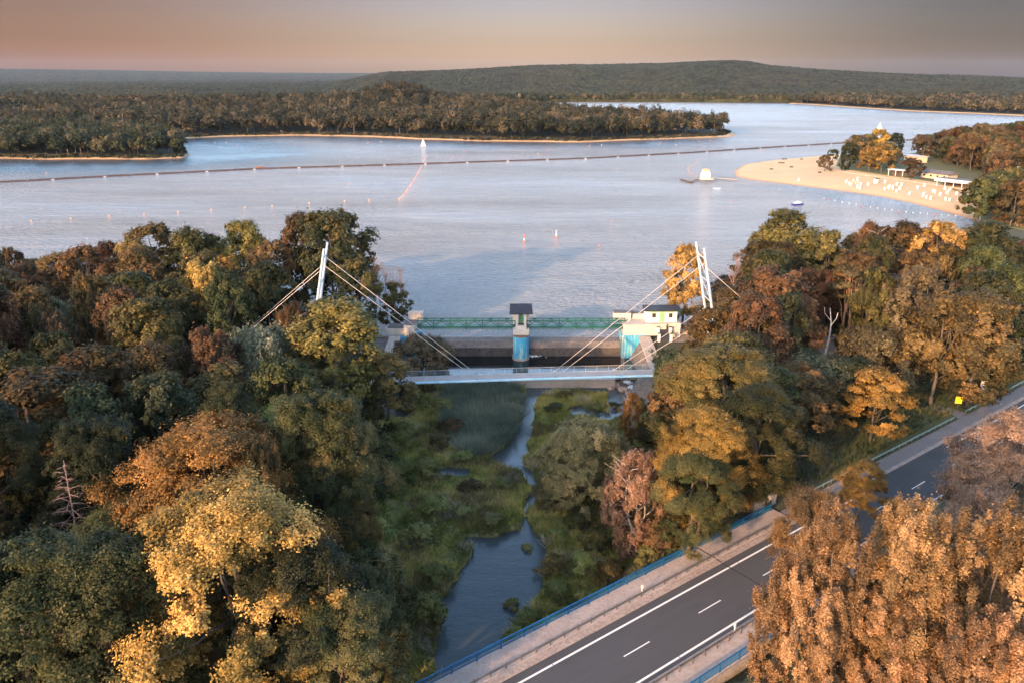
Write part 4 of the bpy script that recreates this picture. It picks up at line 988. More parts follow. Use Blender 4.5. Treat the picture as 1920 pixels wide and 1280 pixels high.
for px, py, s, lb in ((1156, 721, 1.9, 'largest brown boulder at the right end of the sill'), (1168, 729, 1.5, 'brown boulder in front of the largest one, beside the white water'), (1146, 726, 1.1, 'small boulder left of the largest one under the footbridge'), (1178, 736, 1.0, 'small boulder amid the white water')):
    q = P(px, py, -4.8); rock(q.x, q.y, -4.9, s, lb, 'boulders below the sill')
def foam(px, py, sx, sy, z, n, seed):
    rng = np.random.default_rng(seed); q = P(px, py, z); C = np.stack([q.x + rng.normal(0, sx, n), q.y + rng.normal(0, sy, n), z + rng.uniform(.0, .25, n)], 1)
    return leaves(rng, C, np.tile([0, -.2, 1.0], (n, 1)), .32, 1.6, .3)
V = np.concatenate([foam(1186, 722, .45, 1.1, -4.6, 380, 1), foam(1188, 740, .6, 1.6, -5.15, 420, 2), foam(1000, 668, .9, .25, -3.48, 70, 3), foam(1176, 716, .4, .4, -4.0, 120, 4)])
tag(link('white_water', np_mesh('white_water', V, np.arange(len(V)).reshape(-1, 4)), M['foam']), 'white water tumbling over the stones at the right end of the sill', 'white water', kind='stuff')
m = MB(); m.hexa([(24.0, 161, -6), (26.4, 161, -6), (26.4, 164.6, -6), (24.0, 164.6, -6)], [(24.0, 161, -5.3), (26.4, 161, -5.1), (26.4, 164.6, -3.42), (23.0, 164.6, -3.42)])
tag(m.build('spillway_chute', M['darkconc']), 'wet stone chute carrying white water past the sill', 'chute')

# ------------------------------------------------------------------ cable-stayed footbridge
fb = empty('footbridge', (0, 153, 0), 0, 'pale blue cable-stayed footbridge with two pairs of leaning masts', 'footbridge')
FL, FR_ = Vector((-43, 148.6, 1.0)), Vector((45, 156.0, 1.0)); FD = (FR_ - FL).normalized(); FN = Vector((-FD.y, FD.x, 0))
def fpt(x, side, z):   # side 0 near .. 1 far
    t = (x - FL.x) / FD.x; q = FL + FD * t + FN * (side * 3.0); return Vector((q.x, q.y, z))
def cam_z(x): return 1.0 + .12 * (1 - ((x) / 44) ** 2)
xsn = np.linspace(-43, 45, 23)
m = MB()
for a, b in zip(xsn[:-1], xsn[1:]):
    m.hexa([fpt(a, .06, cam_z(a) - .2), fpt(b, .06, cam_z(b) - .2), fpt(b, .94, cam_z(b) - .2), fpt(a, .94, cam_z(a) - .2)], [fpt(a, .06, cam_z(a)), fpt(b, .06, cam_z(b)), fpt(b, .94, cam_z(b)), fpt(a, .94, cam_z(a))])
loc(m, fb).build('deck', M['deckpink'], fb)
for side in (0, 1):
    m = MB(); m.tube([fpt(x, side, cam_z(x) - .25) for x in xsn], .27, 10); loc(m, fb).build('girder', M['girder'], fb)
    m = MB(); m.tube([fpt(x, side, cam_z(x) + 1.15) for x in xsn], .05, 6); loc(m, fb).build('top_rail', M['cable'], fb)
    m = MB(); [m.tube([fpt(x, side, cam_z(x) + h) for x in xsn], .022, 5) for h in (.35, .6, .85)]; loc(m, fb).build('rail_wires', M['mast'], fb)
    m = MB(); m.tube([(0, 0, -.3), (0, 0, 1.15)], .035, 6); pme = m.mesh('post')
    for x in np.arange(-42, 45, 2.4): o = link('post', pme, M['mast'], fb); o.location = fpt(x, side, cam_z(x)) - Vector(fb.location)
mastp = {}
for sd_, topx, topz, basex in ((1, 37.4, 27.6, 43.2), (-1, -35.4, 28.8, -41.0)):
    for side, s_ in ((0, -.45), (1, 1.25)):
        a = fpt(basex, s_, .2); b = fpt(topx, s_, topz)
        if side: b.z += .2
        m = MB(); m.tube([a, a + (b - a) * .5, b], [.31, .29, .23], 12); loc(m, fb).build('mast', M['mast'], fb); mastp[(sd_, side)] = (a, b)
    m = MB()
    for f in (.42, .60, .75, .92):
        p, q = [mastp[(sd_, k)][0].lerp(mastp[(sd_, k)][1], f) for k in (0, 1)]; m.tube([p, q], .13, 6)
    for f, g in ((.6, .75), (.75, .92)):
        m.tube([mastp[(sd_, 0)][0].lerp(mastp[(sd_, 0)][1], f), mastp[(sd_, 1)][0].lerp(mastp[(sd_, 1)][1], g)], .07, 5)
    loc(m, fb).build('cross_braces', M['mast'], fb)
    for side in (0, 1):
        A, B = mastp[(sd_, side)]
        for f, dx in ((.90, 8.9 if sd_ > 0 else -7.0), (.50, 21.5 if sd_ > 0 else -21.0)):
            m = MB(); m.tube([A.lerp(B, f), fpt(dx, side, cam_z(dx))], .052, 6); loc(m, fb).build('stay_cable', M['cable'], fb)
            m = MB(); c = fpt(dx, side, cam_z(dx) + .1); m.box(c, (.3, .2, .5)); loc(m, fb).build('cable_anchor', M['mast'], fb)
        for o_ in (-.25, .25):
            m = MB(); e = Vector((sd_ * 66, A.y, .5)); m.tube([A.lerp(B, .86) + Vector((0, o_, 0)), e + Vector((0, o_, 0))], .045, 6); loc(m, fb).build('back_stay', M['cable'], fb)
m = MB(); m.box((-44.5, 150.2, -.2), (5, 6, 2.2)); m.box((46.5, 157.6, -.2), (5, 6, 2.2)); loc(m, fb).build('footing', M['conc'], fb)

# ------------------------------------------------------------------ dead trees
def dead_tree(name, px, py, zt, H, mat, lb, build, z0=None):
    q = P(px, py, zt); r = empty(name, (q.x, q.y, zt - H), 0, lb, 'tree'); m = MB(); build(m, H); m.build('trunk', M[mat], r, True); return r
def larch(m, H):
    r_ = random.Random(9); m.tube([(0, 0, 0), (.1, 0, H * .5), (.2, .05, H)], [.17, .10, .03], 8)
    for i in range(64):
        z = H * (.28 + .7 * i / 64); a = i * 2.4; ln = (H - z) * .34 + .5; ln *= r_.uniform(.7, 1.15)
        b = Vector((math.cos(a) * ln, math.sin(a) * ln, z - ln * .12 + r_.uniform(-.1, .25))); m.tube([(.1, 0, z), b * .55 + Vector((0, 0, z * .45 + .1)), b], [.05, .035, .012], 4)
        for k in range(7):
            f = .3 + .1 * k; c = Vector((.1, 0, z)).lerp(b, f); a2 = a + r_.choice((-1, 1)) * r_.uniform(.7, 1.2); m.tube([c, c + Vector((math.cos(a2), math.sin(a2), -.15)) * ln * .28], [.016, .008], 3)
dead_tree('conifer_tree', 115, 862, 21, 20, 'deadwood', 'bare dead conifer with level branches in the dark left forest', larch)
def snag(m, H):
    m.tube([(-.5, 0, -.3), (-.1, 0, H * .3), (.25, 0, H * .52), (.2, 0, H * .78), (-.4, 0, H)], [.36, .30, .24, .15, .06], 8)
    m.tube([(.2, 0, H * .72), (1.2, 0, H * .84), (1.35, 0, H * .93)], [.12, .08, .04], 6); m.tube([(.1, 0, H * .8), (-1.3, .1, H * .92), (-1.6, 0, H * 1.02)], [.10, .06, .03], 6)
    m.tube([(.2, 0, H * .6), (-.3, .3, H * .66)], [.1, .05], 5); m.tube([(-.9, .4, 0), (-1.3, .5, 2.2)], [.12, .04], 5)
dead_tree('dead_tree', 1560, 578, 14.6, 13.6, 'snag', 'bleached white dead trunk in front of the dirt clearing', snag)
def bare(m, H):
    r_ = random.Random(int(H * 100)); top = Vector((r_.uniform(-.6, .6), 0, H)); m.tube([(0, 0, -.3), tuple(top * .5), tuple(top)], [.13, .09, .02], 6)
    for i in range(26):
        z = H * r_.uniform(.3, .95); a = r_.uniform(0, 6.28); ln = (H - z) * .4 + .7; c = top * (z / H); e = c + Vector((math.cos(a) * ln * .6, math.sin(a) * ln * .6, ln)); m.tube([c, e], [.045, .015], 4)
        for k in range(5):
            c2 = c.lerp(e, r_.uniform(.3, .9)); a2 = r_.uniform(0, 6.28); m.tube([c2, c2 + Vector((math.cos(a2) * .7, math.sin(a2) * .7, .8)) * r_.uniform(.5, 1.2)], [.018, .008], 3)
for px, py, H, lb in ((698, 488, 15.5, 'leftmost bare slender tree at the lake beside the tallest dark tree'), (708, 496, 14.5, 'bare slender tree, second from the tallest dark tree at the lake'), (722, 508, 13, 'bare slender tree in the middle of the bare group at the lake'),
                      (737, 506, 13, 'bare slender tree above the small dark tree left of the weir'), (750, 512, 11.5, 'rightmost bare slender tree of the group at the lake')):
    q = Q(px, py, 187); r = empty('bare_tree', (q.x, q.y, q.z - H), 0, lb, 'tree', 'bare saplings at the lake'); m = MB(); bare(m, H + .01 * px / 7); m.build('trunk', M['twig'], r)
for px, py, H, lb in ((1378, 478, 12, 'bare whitish tree beside the back stay of the right masts'),):
    q = Q(px, py, 182); r = empty('bare_tree', (q.x, q.y, q.z - H), 0, lb, 'tree'); m = MB(); bare(m, H); m.build('trunk', M['deadwood'], r)

# ------------------------------------------------------------------ marsh vegetation
def grass_field(name, n, test, hfun, wid, mat, seed, label, cat, box, lean=.6):
    rng = np.random.default_rng(seed); x = rng.uniform(box[0], box[1], n); y = rng.uniform(box[2], box[3], n); k = test(x, y); x, y = x[k], y[k]
    z = ground_z(x, y); k = z > -5.12; x, y, z = x[k], y[k], z[k]; n = len(x); h = hfun(x, y, rng) ; a = rng.uniform(0, 6.283, n)
    V = np.empty((n, 3, 3)); dx, dy = np.cos(a) * wid * .5, np.sin(a) * wid * .5; lx, ly = rng.normal(0, lean, n) * h, rng.normal(0, lean, n) * h - lean * .5 * h
    V[:, 0] = np.stack([x - dx, y - dy, z - .05], 1); V[:, 1] = np.stack([x + dx, y + dy, z - .05], 1); V[:, 2] = np.stack([x + lx, y + ly, z + h], 1)
    t = np.clip((fbm(x, y, 7, 31) - .5) * 1.3 + (fbm(x, y, 1.6, 77) - .5) * 1.1 + .45 + rng.uniform(-.2, .2, n), 0, 1)
    o = link(name, np_mesh(name, V.reshape(-1, 3), np.arange(3 * n).reshape(-1, 3), t), mat); tag(o, label, cat, kind='stuff')
def valley(x, y, m=0.0): return (x > np.interp(y, *VL) - 4 - m) & (x < np.interp(y, *VR) + 4 + m)
ZR_POLY = G([(825, 728), (880, 722), (975, 728), (985, 770), (965, 810), (945, 845), (890, 860), (850, 840), (830, 790)], -4.6)
L['reed'] = leaf_mat('leaf_reed', (.09, .11, .082), (.16, .18, .13), (.26, .26, .18), .3)
L['mgrass'] = leaf_mat('leaf_marsh_grass', (.14, .16, .04), (.38, .36, .09), (.62, .50, .19), .35)
L['dgrass'] = leaf_mat('leaf_dry_grass', (.15, .12, .065), (.23, .165, .10), (.34, .24, .17), .25)
grass_field('marsh_grass', 230000, lambda x, y: valley(x, y) & (road_ts(x, y)[1] > 6.0), lambda x, y, r: .25 + 1.5 * np.maximum(fbm(x, y, 2.2, 9) - .25, 0) * r.uniform(.6, 1.3, len(x)), .20, L['mgrass'], 3, 'yellow-green marsh grass covering the stream valley', 'marsh grass', (-32, 36, 60, 162.5))
grass_field('dry_reeds', 70000, lambda x, y: valley(x, y) & (fbm(x, y, 7, 51) > .60), lambda x, y, r: .7 + .9 * r.uniform(.4, 1.2, len(x)), .11, L['dgrass'], 5, 'reddish brown dry stalks among the marsh grass', 'dry reeds', (-32, 36, 60, 162.5))
L['flower'] = leaf_mat('leaf_flowering_reed', (.30, .24, .21), (.42, .34, .31), (.55, .46, .43), .3)
grass_field('flowering_reeds', 90000, lambda x, y: valley(x, y) & (road_ts(x, y)[1] > 7) & (fbm(x, y, 5, 91) > .665), lambda x, y, r: .5 + .8 * r.uniform(.4, 1.2, len(x)), .09, L['flower'], 15, 'pale pinkish seed heads in patches over the marsh', 'seed heads', (-30, 34, 64, 160))
grass_field('reed_bed', 60000, lambda x, y: in_poly(x, y, ZR_POLY), lambda x, y, r: 1.0 + 1.6 * fbm(x, y, 2.5, 2) * r.uniform(.5, 1.3, len(x)), .17, L['reed'], 4, 'tall blue-green reed bed left of the stream, below the footbridge', 'reeds', (-25, 5, 110, 162.5))
L['undergrowth'] = leaf_mat('leaf_undergrowth', (.030, .042, .018), (.055, .062, .024), (.10, .085, .035), .25)
def floor_test(x, y):
    t, s = road_ts(x, y); k = (s > 6.2) | (s < -13) ; k &= ~((t > BR0) & (t < BR1) & (s > -14) & (s < 6.4))
    k &= ~valley(x, y, -3) ; k &= (np.abs(x) * 1.35 < y * 1.0 + 30) & (y < np.interp(x, *SHORE) - 4)
    for c in (CLEAR[0], CLEAR[2], CLEAR[3]): k &= ~in_poly(x, y, c)
    return k
grass_field('undergrowth', 260000, floor_test, lambda x, y, r: .4 + 1.3 * fbm(x, y, 5, 8) * r.uniform(.4, 1.3, len(x)), .34, L['undergrowth'], 13, 'dark undergrowth between the trees on both banks', 'undergrowth', (-150, 190, 50, 300))
# bushes one can tell apart
bs = random.Random(21); nb = 0
marshb = [(905, 940, 3.2, 3.0), (880, 905, 2.4, 3.0), (940, 900, 2.2, 2.6), (870, 960, 2.5, 2.2), (925, 975, 2.8, 3.2), (895, 1065, 1.6, 2.2), (870, 1050, 2.6, 2.6), (850, 1090, 2.0, 2.4), (990, 1010, 1.5, 1.3), (1045, 1000, 2.6, 2.2), (1035, 1060, 3.0, 2.8), (1050, 1110, 3.0, 2.6),
          (1010, 900, 1.7, 1.6), (1005, 790, 1.4, 1.8), (1040, 760, 2.0, 2.8), (1085, 745, 1.6, 2.2), (1120, 755, 1.7, 2.8), (1150, 750, 1.6, 2.2), (1060, 735, 1.6, 2.2), (975, 765, 1.4, 1.6), (870, 850, 2.6, 2.8), (850, 800, 4.5, 3.6), (830, 760, 3.8, 3.0), (820, 830, 4.0, 3.2), (800, 880, 4.5, 3.4), (815, 950, 4.6, 3.4),
          (790, 1010, 5.0, 3.6), (815, 1080, 4.2, 3.2), (800, 1150, 5.2, 3.4), (985, 1150, 2.6, 2.2), (960, 1115, 1.8, 1.6), (968, 1180, 2.2, 1.8), (1090, 1060, 3.6, 2.8), (1120, 1020, 4.2, 3.0), (1085, 980, 3.2, 2.6), (1150, 1085, 4.4, 3.0), (1170, 960, 5.0, 3.2), (1130, 930, 4.2, 3.0), (1100, 1130, 3.2, 2.4), (865, 1130, 1.4, 1.0), (872, 1175, 1.4, 1.0),
          (1175, 880, 4.2, 2.8), (1160, 800, 3.8, 2.4), (1140, 840, 3.6, 2.6), (780, 760, 6, 3.6), (760, 820, 6.5, 4), (750, 900, 7, 4), (1240, 1040, 3.6, 2.6), (1260, 990, 4.2, 2.8), (1320, 1000, 4.0, 2.6), (1370, 975, 4.6, 2.8), (1215, 1090, 3.0, 2.2)]
for px, py, h, r_ in marshb:
    q = P(px, py, -3.6); z = float(ground_z(q.x, q.y)); t, s = road_ts(q.x, q.y)
    if s < 7.0 or (px, py) in ((895, 1065), (870, 1050), (850, 1090), (905, 940), (1085, 745), (865, 1130), (872, 1175)): continue
    h *= .62 if px < 1000 else .78; r_ *= .72
    plant(q.x, q.y, h, r_, bs.choice(['bushA', 'bushB']), bs.choice(['marsh', 'marsh', 'marsh', 'olive', 'marsh'] if px < 1000 else ['marsh', 'marsh', 'olive', 'green']), None, 'marsh_bush', 'twig', zb=max(z, -5.3) - .15, cat='bush')
# bushes along the forest edges and under the trees near the valley
for i in range(400):
    if nb > 26: break
    y = bs.uniform(70, 158); left = bs.random() < .5
    x = (np.interp(y, *VL) - bs.uniform(0, 7)) if left else (np.interp(y, *VR) + bs.uniform(-1, 7)); px, py = proj(x, y, 2)
    if road_ts(x, y)[1] < 8 or (1180 < px and py < 690) or py > 1300: continue
    if (px < 850 and 640 < py < 740): continue
    plant(float(x), y, bs.uniform(2.5, 5), bs.uniform(2, 3.4), bs.choice(['bushA', 'bushB']), bs.choice(['deep', 'green', 'olive', 'rust', 'marsh']), None, 'bank_bush', 'twig', cat='bush'); nb += 1

# ------------------------------------------------------------------ far woods
def az_(px): return math.atan2((px - 960), FPX * CP + 480 * SP)
def rise(x, y): return 9 * sstep(900, 1200, y) * sstep(150, -120, x) + 19 * np.exp(-((x + 165) / 62) ** 2 - ((y - 1180) / 80) ** 2)
def far_crowns(name, pts, seed, lab, n_per=150, hr=(15, 22), rr_=(4.2, 6.5), mats=None, lsz=1.5, trunks=0.0, zg=.8):
    """thousands of small leafy crowns in one wood, each with a trunk"""
    rng = np.random.default_rng(seed); n = len(pts); H = rng.uniform(*hr, n); Rr = rng.uniform(*rr_, n)
    pts = np.asarray(pts); H = H * (.82 + .36 * fbm(pts[:, 0], pts[:, 1], 90, 7)); zgv = zg + (rise(pts[:, 0], pts[:, 1]) if 'peninsula_wood' == name else 0)
    nsub = 14; d = rng.normal(0, 1, (n, nsub, 3)); d[:, :, 2] = np.abs(d[:, :, 2]) * 1.0 - .25; d /= np.linalg.norm(d, axis=2, keepdims=True)
    ctr = np.stack([pts[:, 0], pts[:, 1], zgv + H * .56], 1)[:, None, :]
    sc_ = np.stack([Rr, Rr, H * .42], 1)[:, None, :]; S = ctr - np.array([0, 0, .9]) + d * sc_ * rng.uniform(.45, .9, (n, nsub, 1))
    pl = n_per // nsub; o = rng.normal(0, 1, (n, nsub, pl, 3)); o /= np.linalg.norm(o, axis=3, keepdims=True)
    C = (S[:, :, None, :] + o * (Rr * .36)[:, None, None, None] * rng.uniform(.5, 1.1, (n, nsub, pl, 1))).reshape(-1, 3)
    nr = (o * .8 + d[:, :, None, :] * .6 + np.array([0, 0, .3])).reshape(-1, 3)
    V = leaves(rng, C, nr, lsz, 1.3); tt = np.repeat(np.clip(rng.normal(.42, .24, n) + (fbm(pts[:, 0], pts[:, 1], 70, 3) - .5) * .5, 0, 1), nsub * pl)
    tt = np.clip(tt + rng.uniform(-.12, .12, len(tt)), 0, 1)
    me = np_mesh(name, V, np.arange(len(V)).reshape(-1, 4), tt); o_ = link(name, me, mats); tag(o_, lab, 'wood', kind='stuff')
    if trunks > 0:
        k = rng.random(n) < trunks; q = pts[k]; h = H[k] * .8; m = len(q); w_ = rng.uniform(.16, .34, m); V = []
        lean = rng.normal(0, .9, (m, 2)); VV = np.empty((m, 6, 3))
        for j in range(3):
            a = 2.094 * j; VV[:, j] = np.stack([q[:, 0] + np.cos(a) * w_, q[:, 1] + np.sin(a) * w_, np.full(m, zg - .3)], 1); VV[:, 3 + j] = np.stack([q[:, 0] + lean[:, 0] + np.cos(a) * w_ * .6, q[:, 1] + lean[:, 1] + np.sin(a) * w_ * .6, zg + h], 1)
        base = (np.arange(m) * 6)[:, None]; F = np.concatenate([base + np.array([j, (j + 1) % 3, 3 + (j + 1) % 3, 3 + j]) for j in range(3)])
        t_ = link('trunks', np_mesh('trunks', VV.reshape(-1, 3), F), M['farbark'], o_); tag(t_, kind='stuff')
M['farbark'] = surf('far_bark', (.20, .16, .135), (.34, .28, .24), .05, .9)
def scatter(poly, spacing, seed, inset=5, limit=None):
    poly_i = offset(densify(poly, 30), inset); rng = np.random.default_rng(seed); xs = [p[0] for p in poly]; ys = [p[1] for p in poly]
    X, Y = np.meshgrid(np.arange(min(xs), max(xs), spacing), np.arange(min(ys), max(ys), spacing * .9)); X = X + (np.arange(X.shape[0]) % 2)[:, None] * spacing / 2
    X = X.ravel() + rng.uniform(-.38, .38, X.size) * spacing; Y = Y.ravel() + rng.uniform(-.38, .38, Y.size) * spacing
    k = in_poly(X, Y, poly_i) & (np.abs(X) < .70 * Y + 25)
    if limit is not None: k &= limit(X, Y)
    return np.stack([X[k], Y[k]], 1)
L['farmix'] = leaf_mat('leaf_far_wood', (.018, .026, .014), (.042, .046, .022), (.13, .095, .052), .2, 0, 0)
L['farmix2'] = leaf_mat('leaf_far_wood_brown', (.018, .022, .013), (.050, .044, .023), (.13, .096, .055), .2, 0, 0)
pen_front = lambda X, Y: Y < 1260
pts = scatter(pen, 10.5, 1, 10, pen_front); print('pen', len(pts))
# a dip of the treetops towards the spit's end is part of the wood
pz = pts[:, 0] > 200
far_crowns('peninsula_wood', pts, 2, 'dense mixed wood covering the long peninsula across the lake', 230, (15, 27), (5.0, 9.0), L['farmix2'], 1.6, .10)
pts2 = scatter(head, 8.0, 3, 5); print('head', len(pts2))
far_crowns('headland_wood', pts2, 4, 'darker green wood on the headland at the left edge, nearer than the peninsula', 330, (13, 22), (4.6, 7.6), L['farmix'], 1.3, .12)
rim = scatter(head, 4.5, 31, 2.2, lambda X, Y: ~in_poly(X, Y, offset(densify(head, 30), 9))); far_crowns('headland_scrub', rim, 32, 'low scrub along the sand of the left headland', 60, (2.5, 5), (1.8, 3), L['farmix'], .9, 0, .3)
pts3 = scatter(rhead, 13.0, 5, 14, lambda X, Y: Y < 1900); print('rhead', len(pts3))
far_crowns('east_headland_wood', pts3, 6, 'brownish wood behind the thin sandy shore at the far right', 60, (15, 22), (6, 8.5), L['farmix2'], 3.6, .2)
rimp = scatter(pen, 5.0, 33, 6.5, lambda X, Y: ~in_poly(X, Y, offset(densify(pen, 30), 14)) & (Y < 960)); far_crowns('peninsula_scrub', rimp, 34, 'low scrub along the sandy shore of the long peninsula', 50, (2.5, 6), (2, 3.4), L['farmix2'], 1.1, 0, .4)

shore_band = [(np.sin(a) * r_ * q_, np.cos(a) * r_ * q_) for a, r_, q_ in [(az_(px), np.interp(px, [680, 800, 1070, 1480, 1620], [1600, 1752, 1842, 1872, 1902]), q) for px in range(690, 1560, 4) for q in (1.002, 1.008, 1.015, 1.023, 1.032)]]
_r = np.random.default_rng(5); shore_band = np.array(shore_band) + _r.uniform(-4, 4, (len(shore_band), 2)); far_crowns('far_shore_wood', shore_band, 44, 'bluish row of trees along the far shore under the long hill', 60, (16, 22), (5.5, 8), L['farmix'], 3.4, .1)
def canopy_mat():
    m, t, bs, o = new_mat('far_canopy')
    n1 = rampf(t, noise(t, .006, 4, .6, 'W'), .35, .65); n2 = rampf(t, noise(t, .09, 4, .7, 'W'), .3, .7); n3 = rampf(t, noise(t, .03, 3, .7, 'W'), .62, .78)
    col = mixc(t, n1, (.018, .023, .012), (.028, .026, .014)); col = mixc(t, n2, col, mixc(t, n1, (.034, .035, .017), (.048, .039, .020))); col = mixc(t, n3, col, (.07, .052, .032))
    at = t.nodes.new('ShaderNodeAttribute'); at.attribute_name = 'tint'
    col = mixc(t, 1.0, col, mixc(t, at.outputs['Fac'], (.45, .50, .45), (1.45, 1.5, 1.35)), 'MULTIPLY')
    t.links.new(col, bs.inputs['Base Color']); bs.inputs['Roughness'].default_value = .95; bs.inputs['Specular IOR Level'].default_value = .1
    bump(t, bs, noise(t, .16, 4, .8, 'W'), 3.5); return m
M['canopy'] = canopy_mat()
def wcell(x, y, s, seed):
    """domes: height 0..1 of the nearest tree top on a jittered grid"""
    xi = np.floor(x / s); yi = np.floor(y / s); best = np.full(x.shape, 9.0); hb = np.zeros(x.shape)
    def h(a, b, k):
        v = np.sin(a * 127.1 + b * 311.7 + k * 74.7 + seed) * 43758.5453; return v - np.floor(v)
    for dx in (-1, 0, 1):
        for dy in (-1, 0, 1):
            a, b = xi + dx, yi + dy; cx = (a + .15 + .7 * h(a, b, 1)) * s; cy = (b + .15 + .7 * h(a, b, 2)) * s
            d = np.hypot(x - cx, y - cy) / s; k = d < best; best = np.where(k, d, best); hb = np.where(k, h(a, b, 3), hb)
    return np.sqrt(np.clip(1 - (best * 1.25) ** 2, 0, 1)), hb
RID = xs_([(-300, 134), (0, 134), (300, 135.5), (640, 137), (690, 137), (740, 135), (840, 133), (960, 129), (1000, 126), (1100, 123), (1200, 121), (1300, 118), (1370, 117), (1400, 119), (1440, 126), (1500, 131), (1560, 134), (1650, 138), (1720, 141), (1800, 143), (1920, 146), (2300, 150)])
def far_land(name, lab, a0, a1, na, rr_list, gfun, hgt, cell, seed):
    az = np.linspace(a0, a1, na); A, Rr = np.meshgrid(az, rr_list)
    r0 = r0_of(A) if name == 'far_wood' else np.full(A.shape, rr_list[0]); Rr = r0 * (Rr / rr_list[0]); X = np.sin(A) * Rr; Y = np.cos(A) * Rr
    dome, hb = wcell(X, Y, cell, seed); g = gfun(A, Rr); edge = sstep(0, 1, (Rr / r0 - 1) * 350)
    Z = g + (9 * sstep(600, 200, px_of(A)) * sstep(1750, 1300, Rr) if name == 'far_wood' else 0) + (hgt * (.70 + .30 * hb) * (.42 + .58 * dome)) * edge + (fbm(X, Y, 160, 5) - .5) * 6
    Z = np.where(edge < .01, .2, Z)
    ny, nx = X.shape; idx = np.arange(nx * ny).reshape(ny, nx); F = np.stack([idx[:-1, :-1], idx[:-1, 1:], idx[1:, 1:], idx[1:, :-1]], -1).reshape(-1, 4)
    o = link(name, np_mesh(name, np.stack([X.ravel(), Y.ravel(), Z.ravel()], 1), F, np.clip(hb.ravel()[F[:, 0]] * .8 + (fbm(X, Y, 45, 61).ravel()[F[:, 0]] - .5) * .9 + .1, 0, 1)), M['canopy']); tag(o, lab, 'wood', kind='stuff')
def az_of(px): return math.atan2((px - 960), FPX * CP + 480 * SP)
def px_of(A): return 960 + np.tan(A) * (FPX * CP + 480 * SP)
R0T = xs_([(-400, 1300), (300, 1300), (640, 1450), (800, 1750), (960, 1820), (1070, 1840), (1200, 1850), (1480, 1870), (1600, 1900), (2400, 1900)])
def r0_of(A): return np.interp(px_of(A), *R0T)
def g_hill(A, Rr):
    ytop = np.interp(px_of(A), *RID); zt = CAMZ + 3300 * np.tan((138.1 - ytop) / 1500.0) - 17
    zt = 4 + (zt - 4) * sstep(600, 735, px_of(A)); zt = np.maximum(zt, 2)
    w_ = sstep(2150, 3250, Rr) * (1 - .85 * sstep(3500, 5200, Rr)); und = (fbm(np.sin(A) * Rr, np.cos(A) * Rr, 500, 9) - .5) * 16 * sstep(1900, 2600, Rr)
    return 1 + zt * w_ + und
def g_ridge(A, Rr):
    px = px_of(A); y = np.interp(px, [-400, 0, 300, 640, 900, 1300, 1720, 1920, 2400], [133, 132, 134, 138, 139, 139, 141, 143, 145]); zt = CAMZ + 9000 * np.tan((138.1 - y) / 1500.0) - 18
    return 2 + np.maximum(zt, 0) * sstep(5600, 8800, Rr) + (fbm(np.sin(A) * Rr, np.cos(A) * Rr, 1500, 19) - .5) * 34 * sstep(5500, 8500, Rr)
far_land('far_wood', 'wooded plain and long forested hill beyond the lake', az_of(-160), az_of(2080), 1150, 1300 * np.concatenate([[1, 1.0008, 1.0022], np.geomspace(1.004, 4.4, 420)]), g_hill, 18, 14, 3)
far_land('distant_ridge', 'hazy blue wooded ridge on the horizon', az_of(-160), az_of(2080), 700, np.geomspace(5400, 10500, 120), g_ridge, 16, 26, 8)
# pale buildings tiny on the horizon
for px, py, lb in ((312, 140.5, 'tiny pale building on the wooded horizon, left of centre'), (12, 136.5, 'tiny pale building on the horizon at the left edge')):
    Yd = 8600 if px > 100 else 8700; q = Q(px, py, Yd); r = empty('distant_building', (q.x, q.y, q.z - 12), 0, lb, 'building')
    m = MB(); m.box((0, 0, 10), (60, 30, 26)); m.box((50, 0, 4), (50, 30, 14)); m.build('wall', M['cleanwhite'], r); m = MB(); m.box((0, 0, 24.2), (62, 32, 2)); m.box((50, 0, 12.2), (51, 32, 2)); m.build('roof', M['greyroof'], r)

# ------------------------------------------------------------------ beach: trees, huts, chairs
def farplant(px, py, H, Rr, pk, col, lb, zb=1.3, name='broadleaf_tree'):
    q = P(px, py, zb); return plant(q.x, q.y, H, Rr, pk, col, lb, name, 'bark', zb=zb - .2)
farplant(1546, 321, 9.8, 4.4, 'fOakB', 'rust', 'small round tree standing alone on the beach sand')
farplant(1561, 302, 8, 3.6, 'fOakA', 'green', 'small dark tree behind the lone tree on the beach')
farplant(1590, 312, 15, 5.5, 'fOakA', 'green', 'dark tree hugging the conical tree in the beach clump')
farplant(1622, 306, 19, 7.0, 'fOakB', 'olive', 'olive tree between the dark and the golden trees of the beach clump')
farplant(1662, 316, 16, 6.5, 'fOakB', 'olive', 'olive tree right of the broad golden one in the beach clump')
farplant(1584, 320, 13.5, 4.6, 'fCone', 'deep', 'dark conical tree at the left end of the beach clump', name='conifer_tree')
farplant(1604, 309, 19, 7.8, 'fOakB', 'olive', 'dark tree behind the conical tree in the beach clump')
farplant(1640, 305, 22, 8.4, 'fOakB', 'orange', 'tallest golden tree of the beach clump')
farplant(1628, 322, 15, 6.4, 'fOakB', 'orange', 'lower golden tree facing the beach, in the beach clump')
farplant(1651, 324, 17, 7.4, 'fOakB', 'orange', 'broad golden tree in the middle of the beach clump')
farplant(1672, 303, 19, 6.2, 'fOakA', 'deep', 'dark green tree at the right of the beach clump')
farplant(1680, 308, 10, 3.0, 'fOakB', 'orange', 'small orange tree at the foot of the dark one in the beach clump')
farplant(1707, 337, 12, 6.0, 'fOakA', 'rust', 'rust-brown tree between the two beach houses')
farplant(1722, 288, 14, 5.0, 'fOakB', 'olive', 'tree at the water behind the beach houses')
rb = random.Random(12)
wood_r = G([(1722, 300), (1765, 300), (1785, 312), (1815, 322), (1850, 330), (1862, 350), (1852, 372), (1832, 395), (1826, 412), (1840, 430)], 1.3) + [(300, 350), (420, 330), (520, 520), (560, 640)] + G([(1920, 264), (1820, 276), (1760, 286)], 1.3)
ptr = []
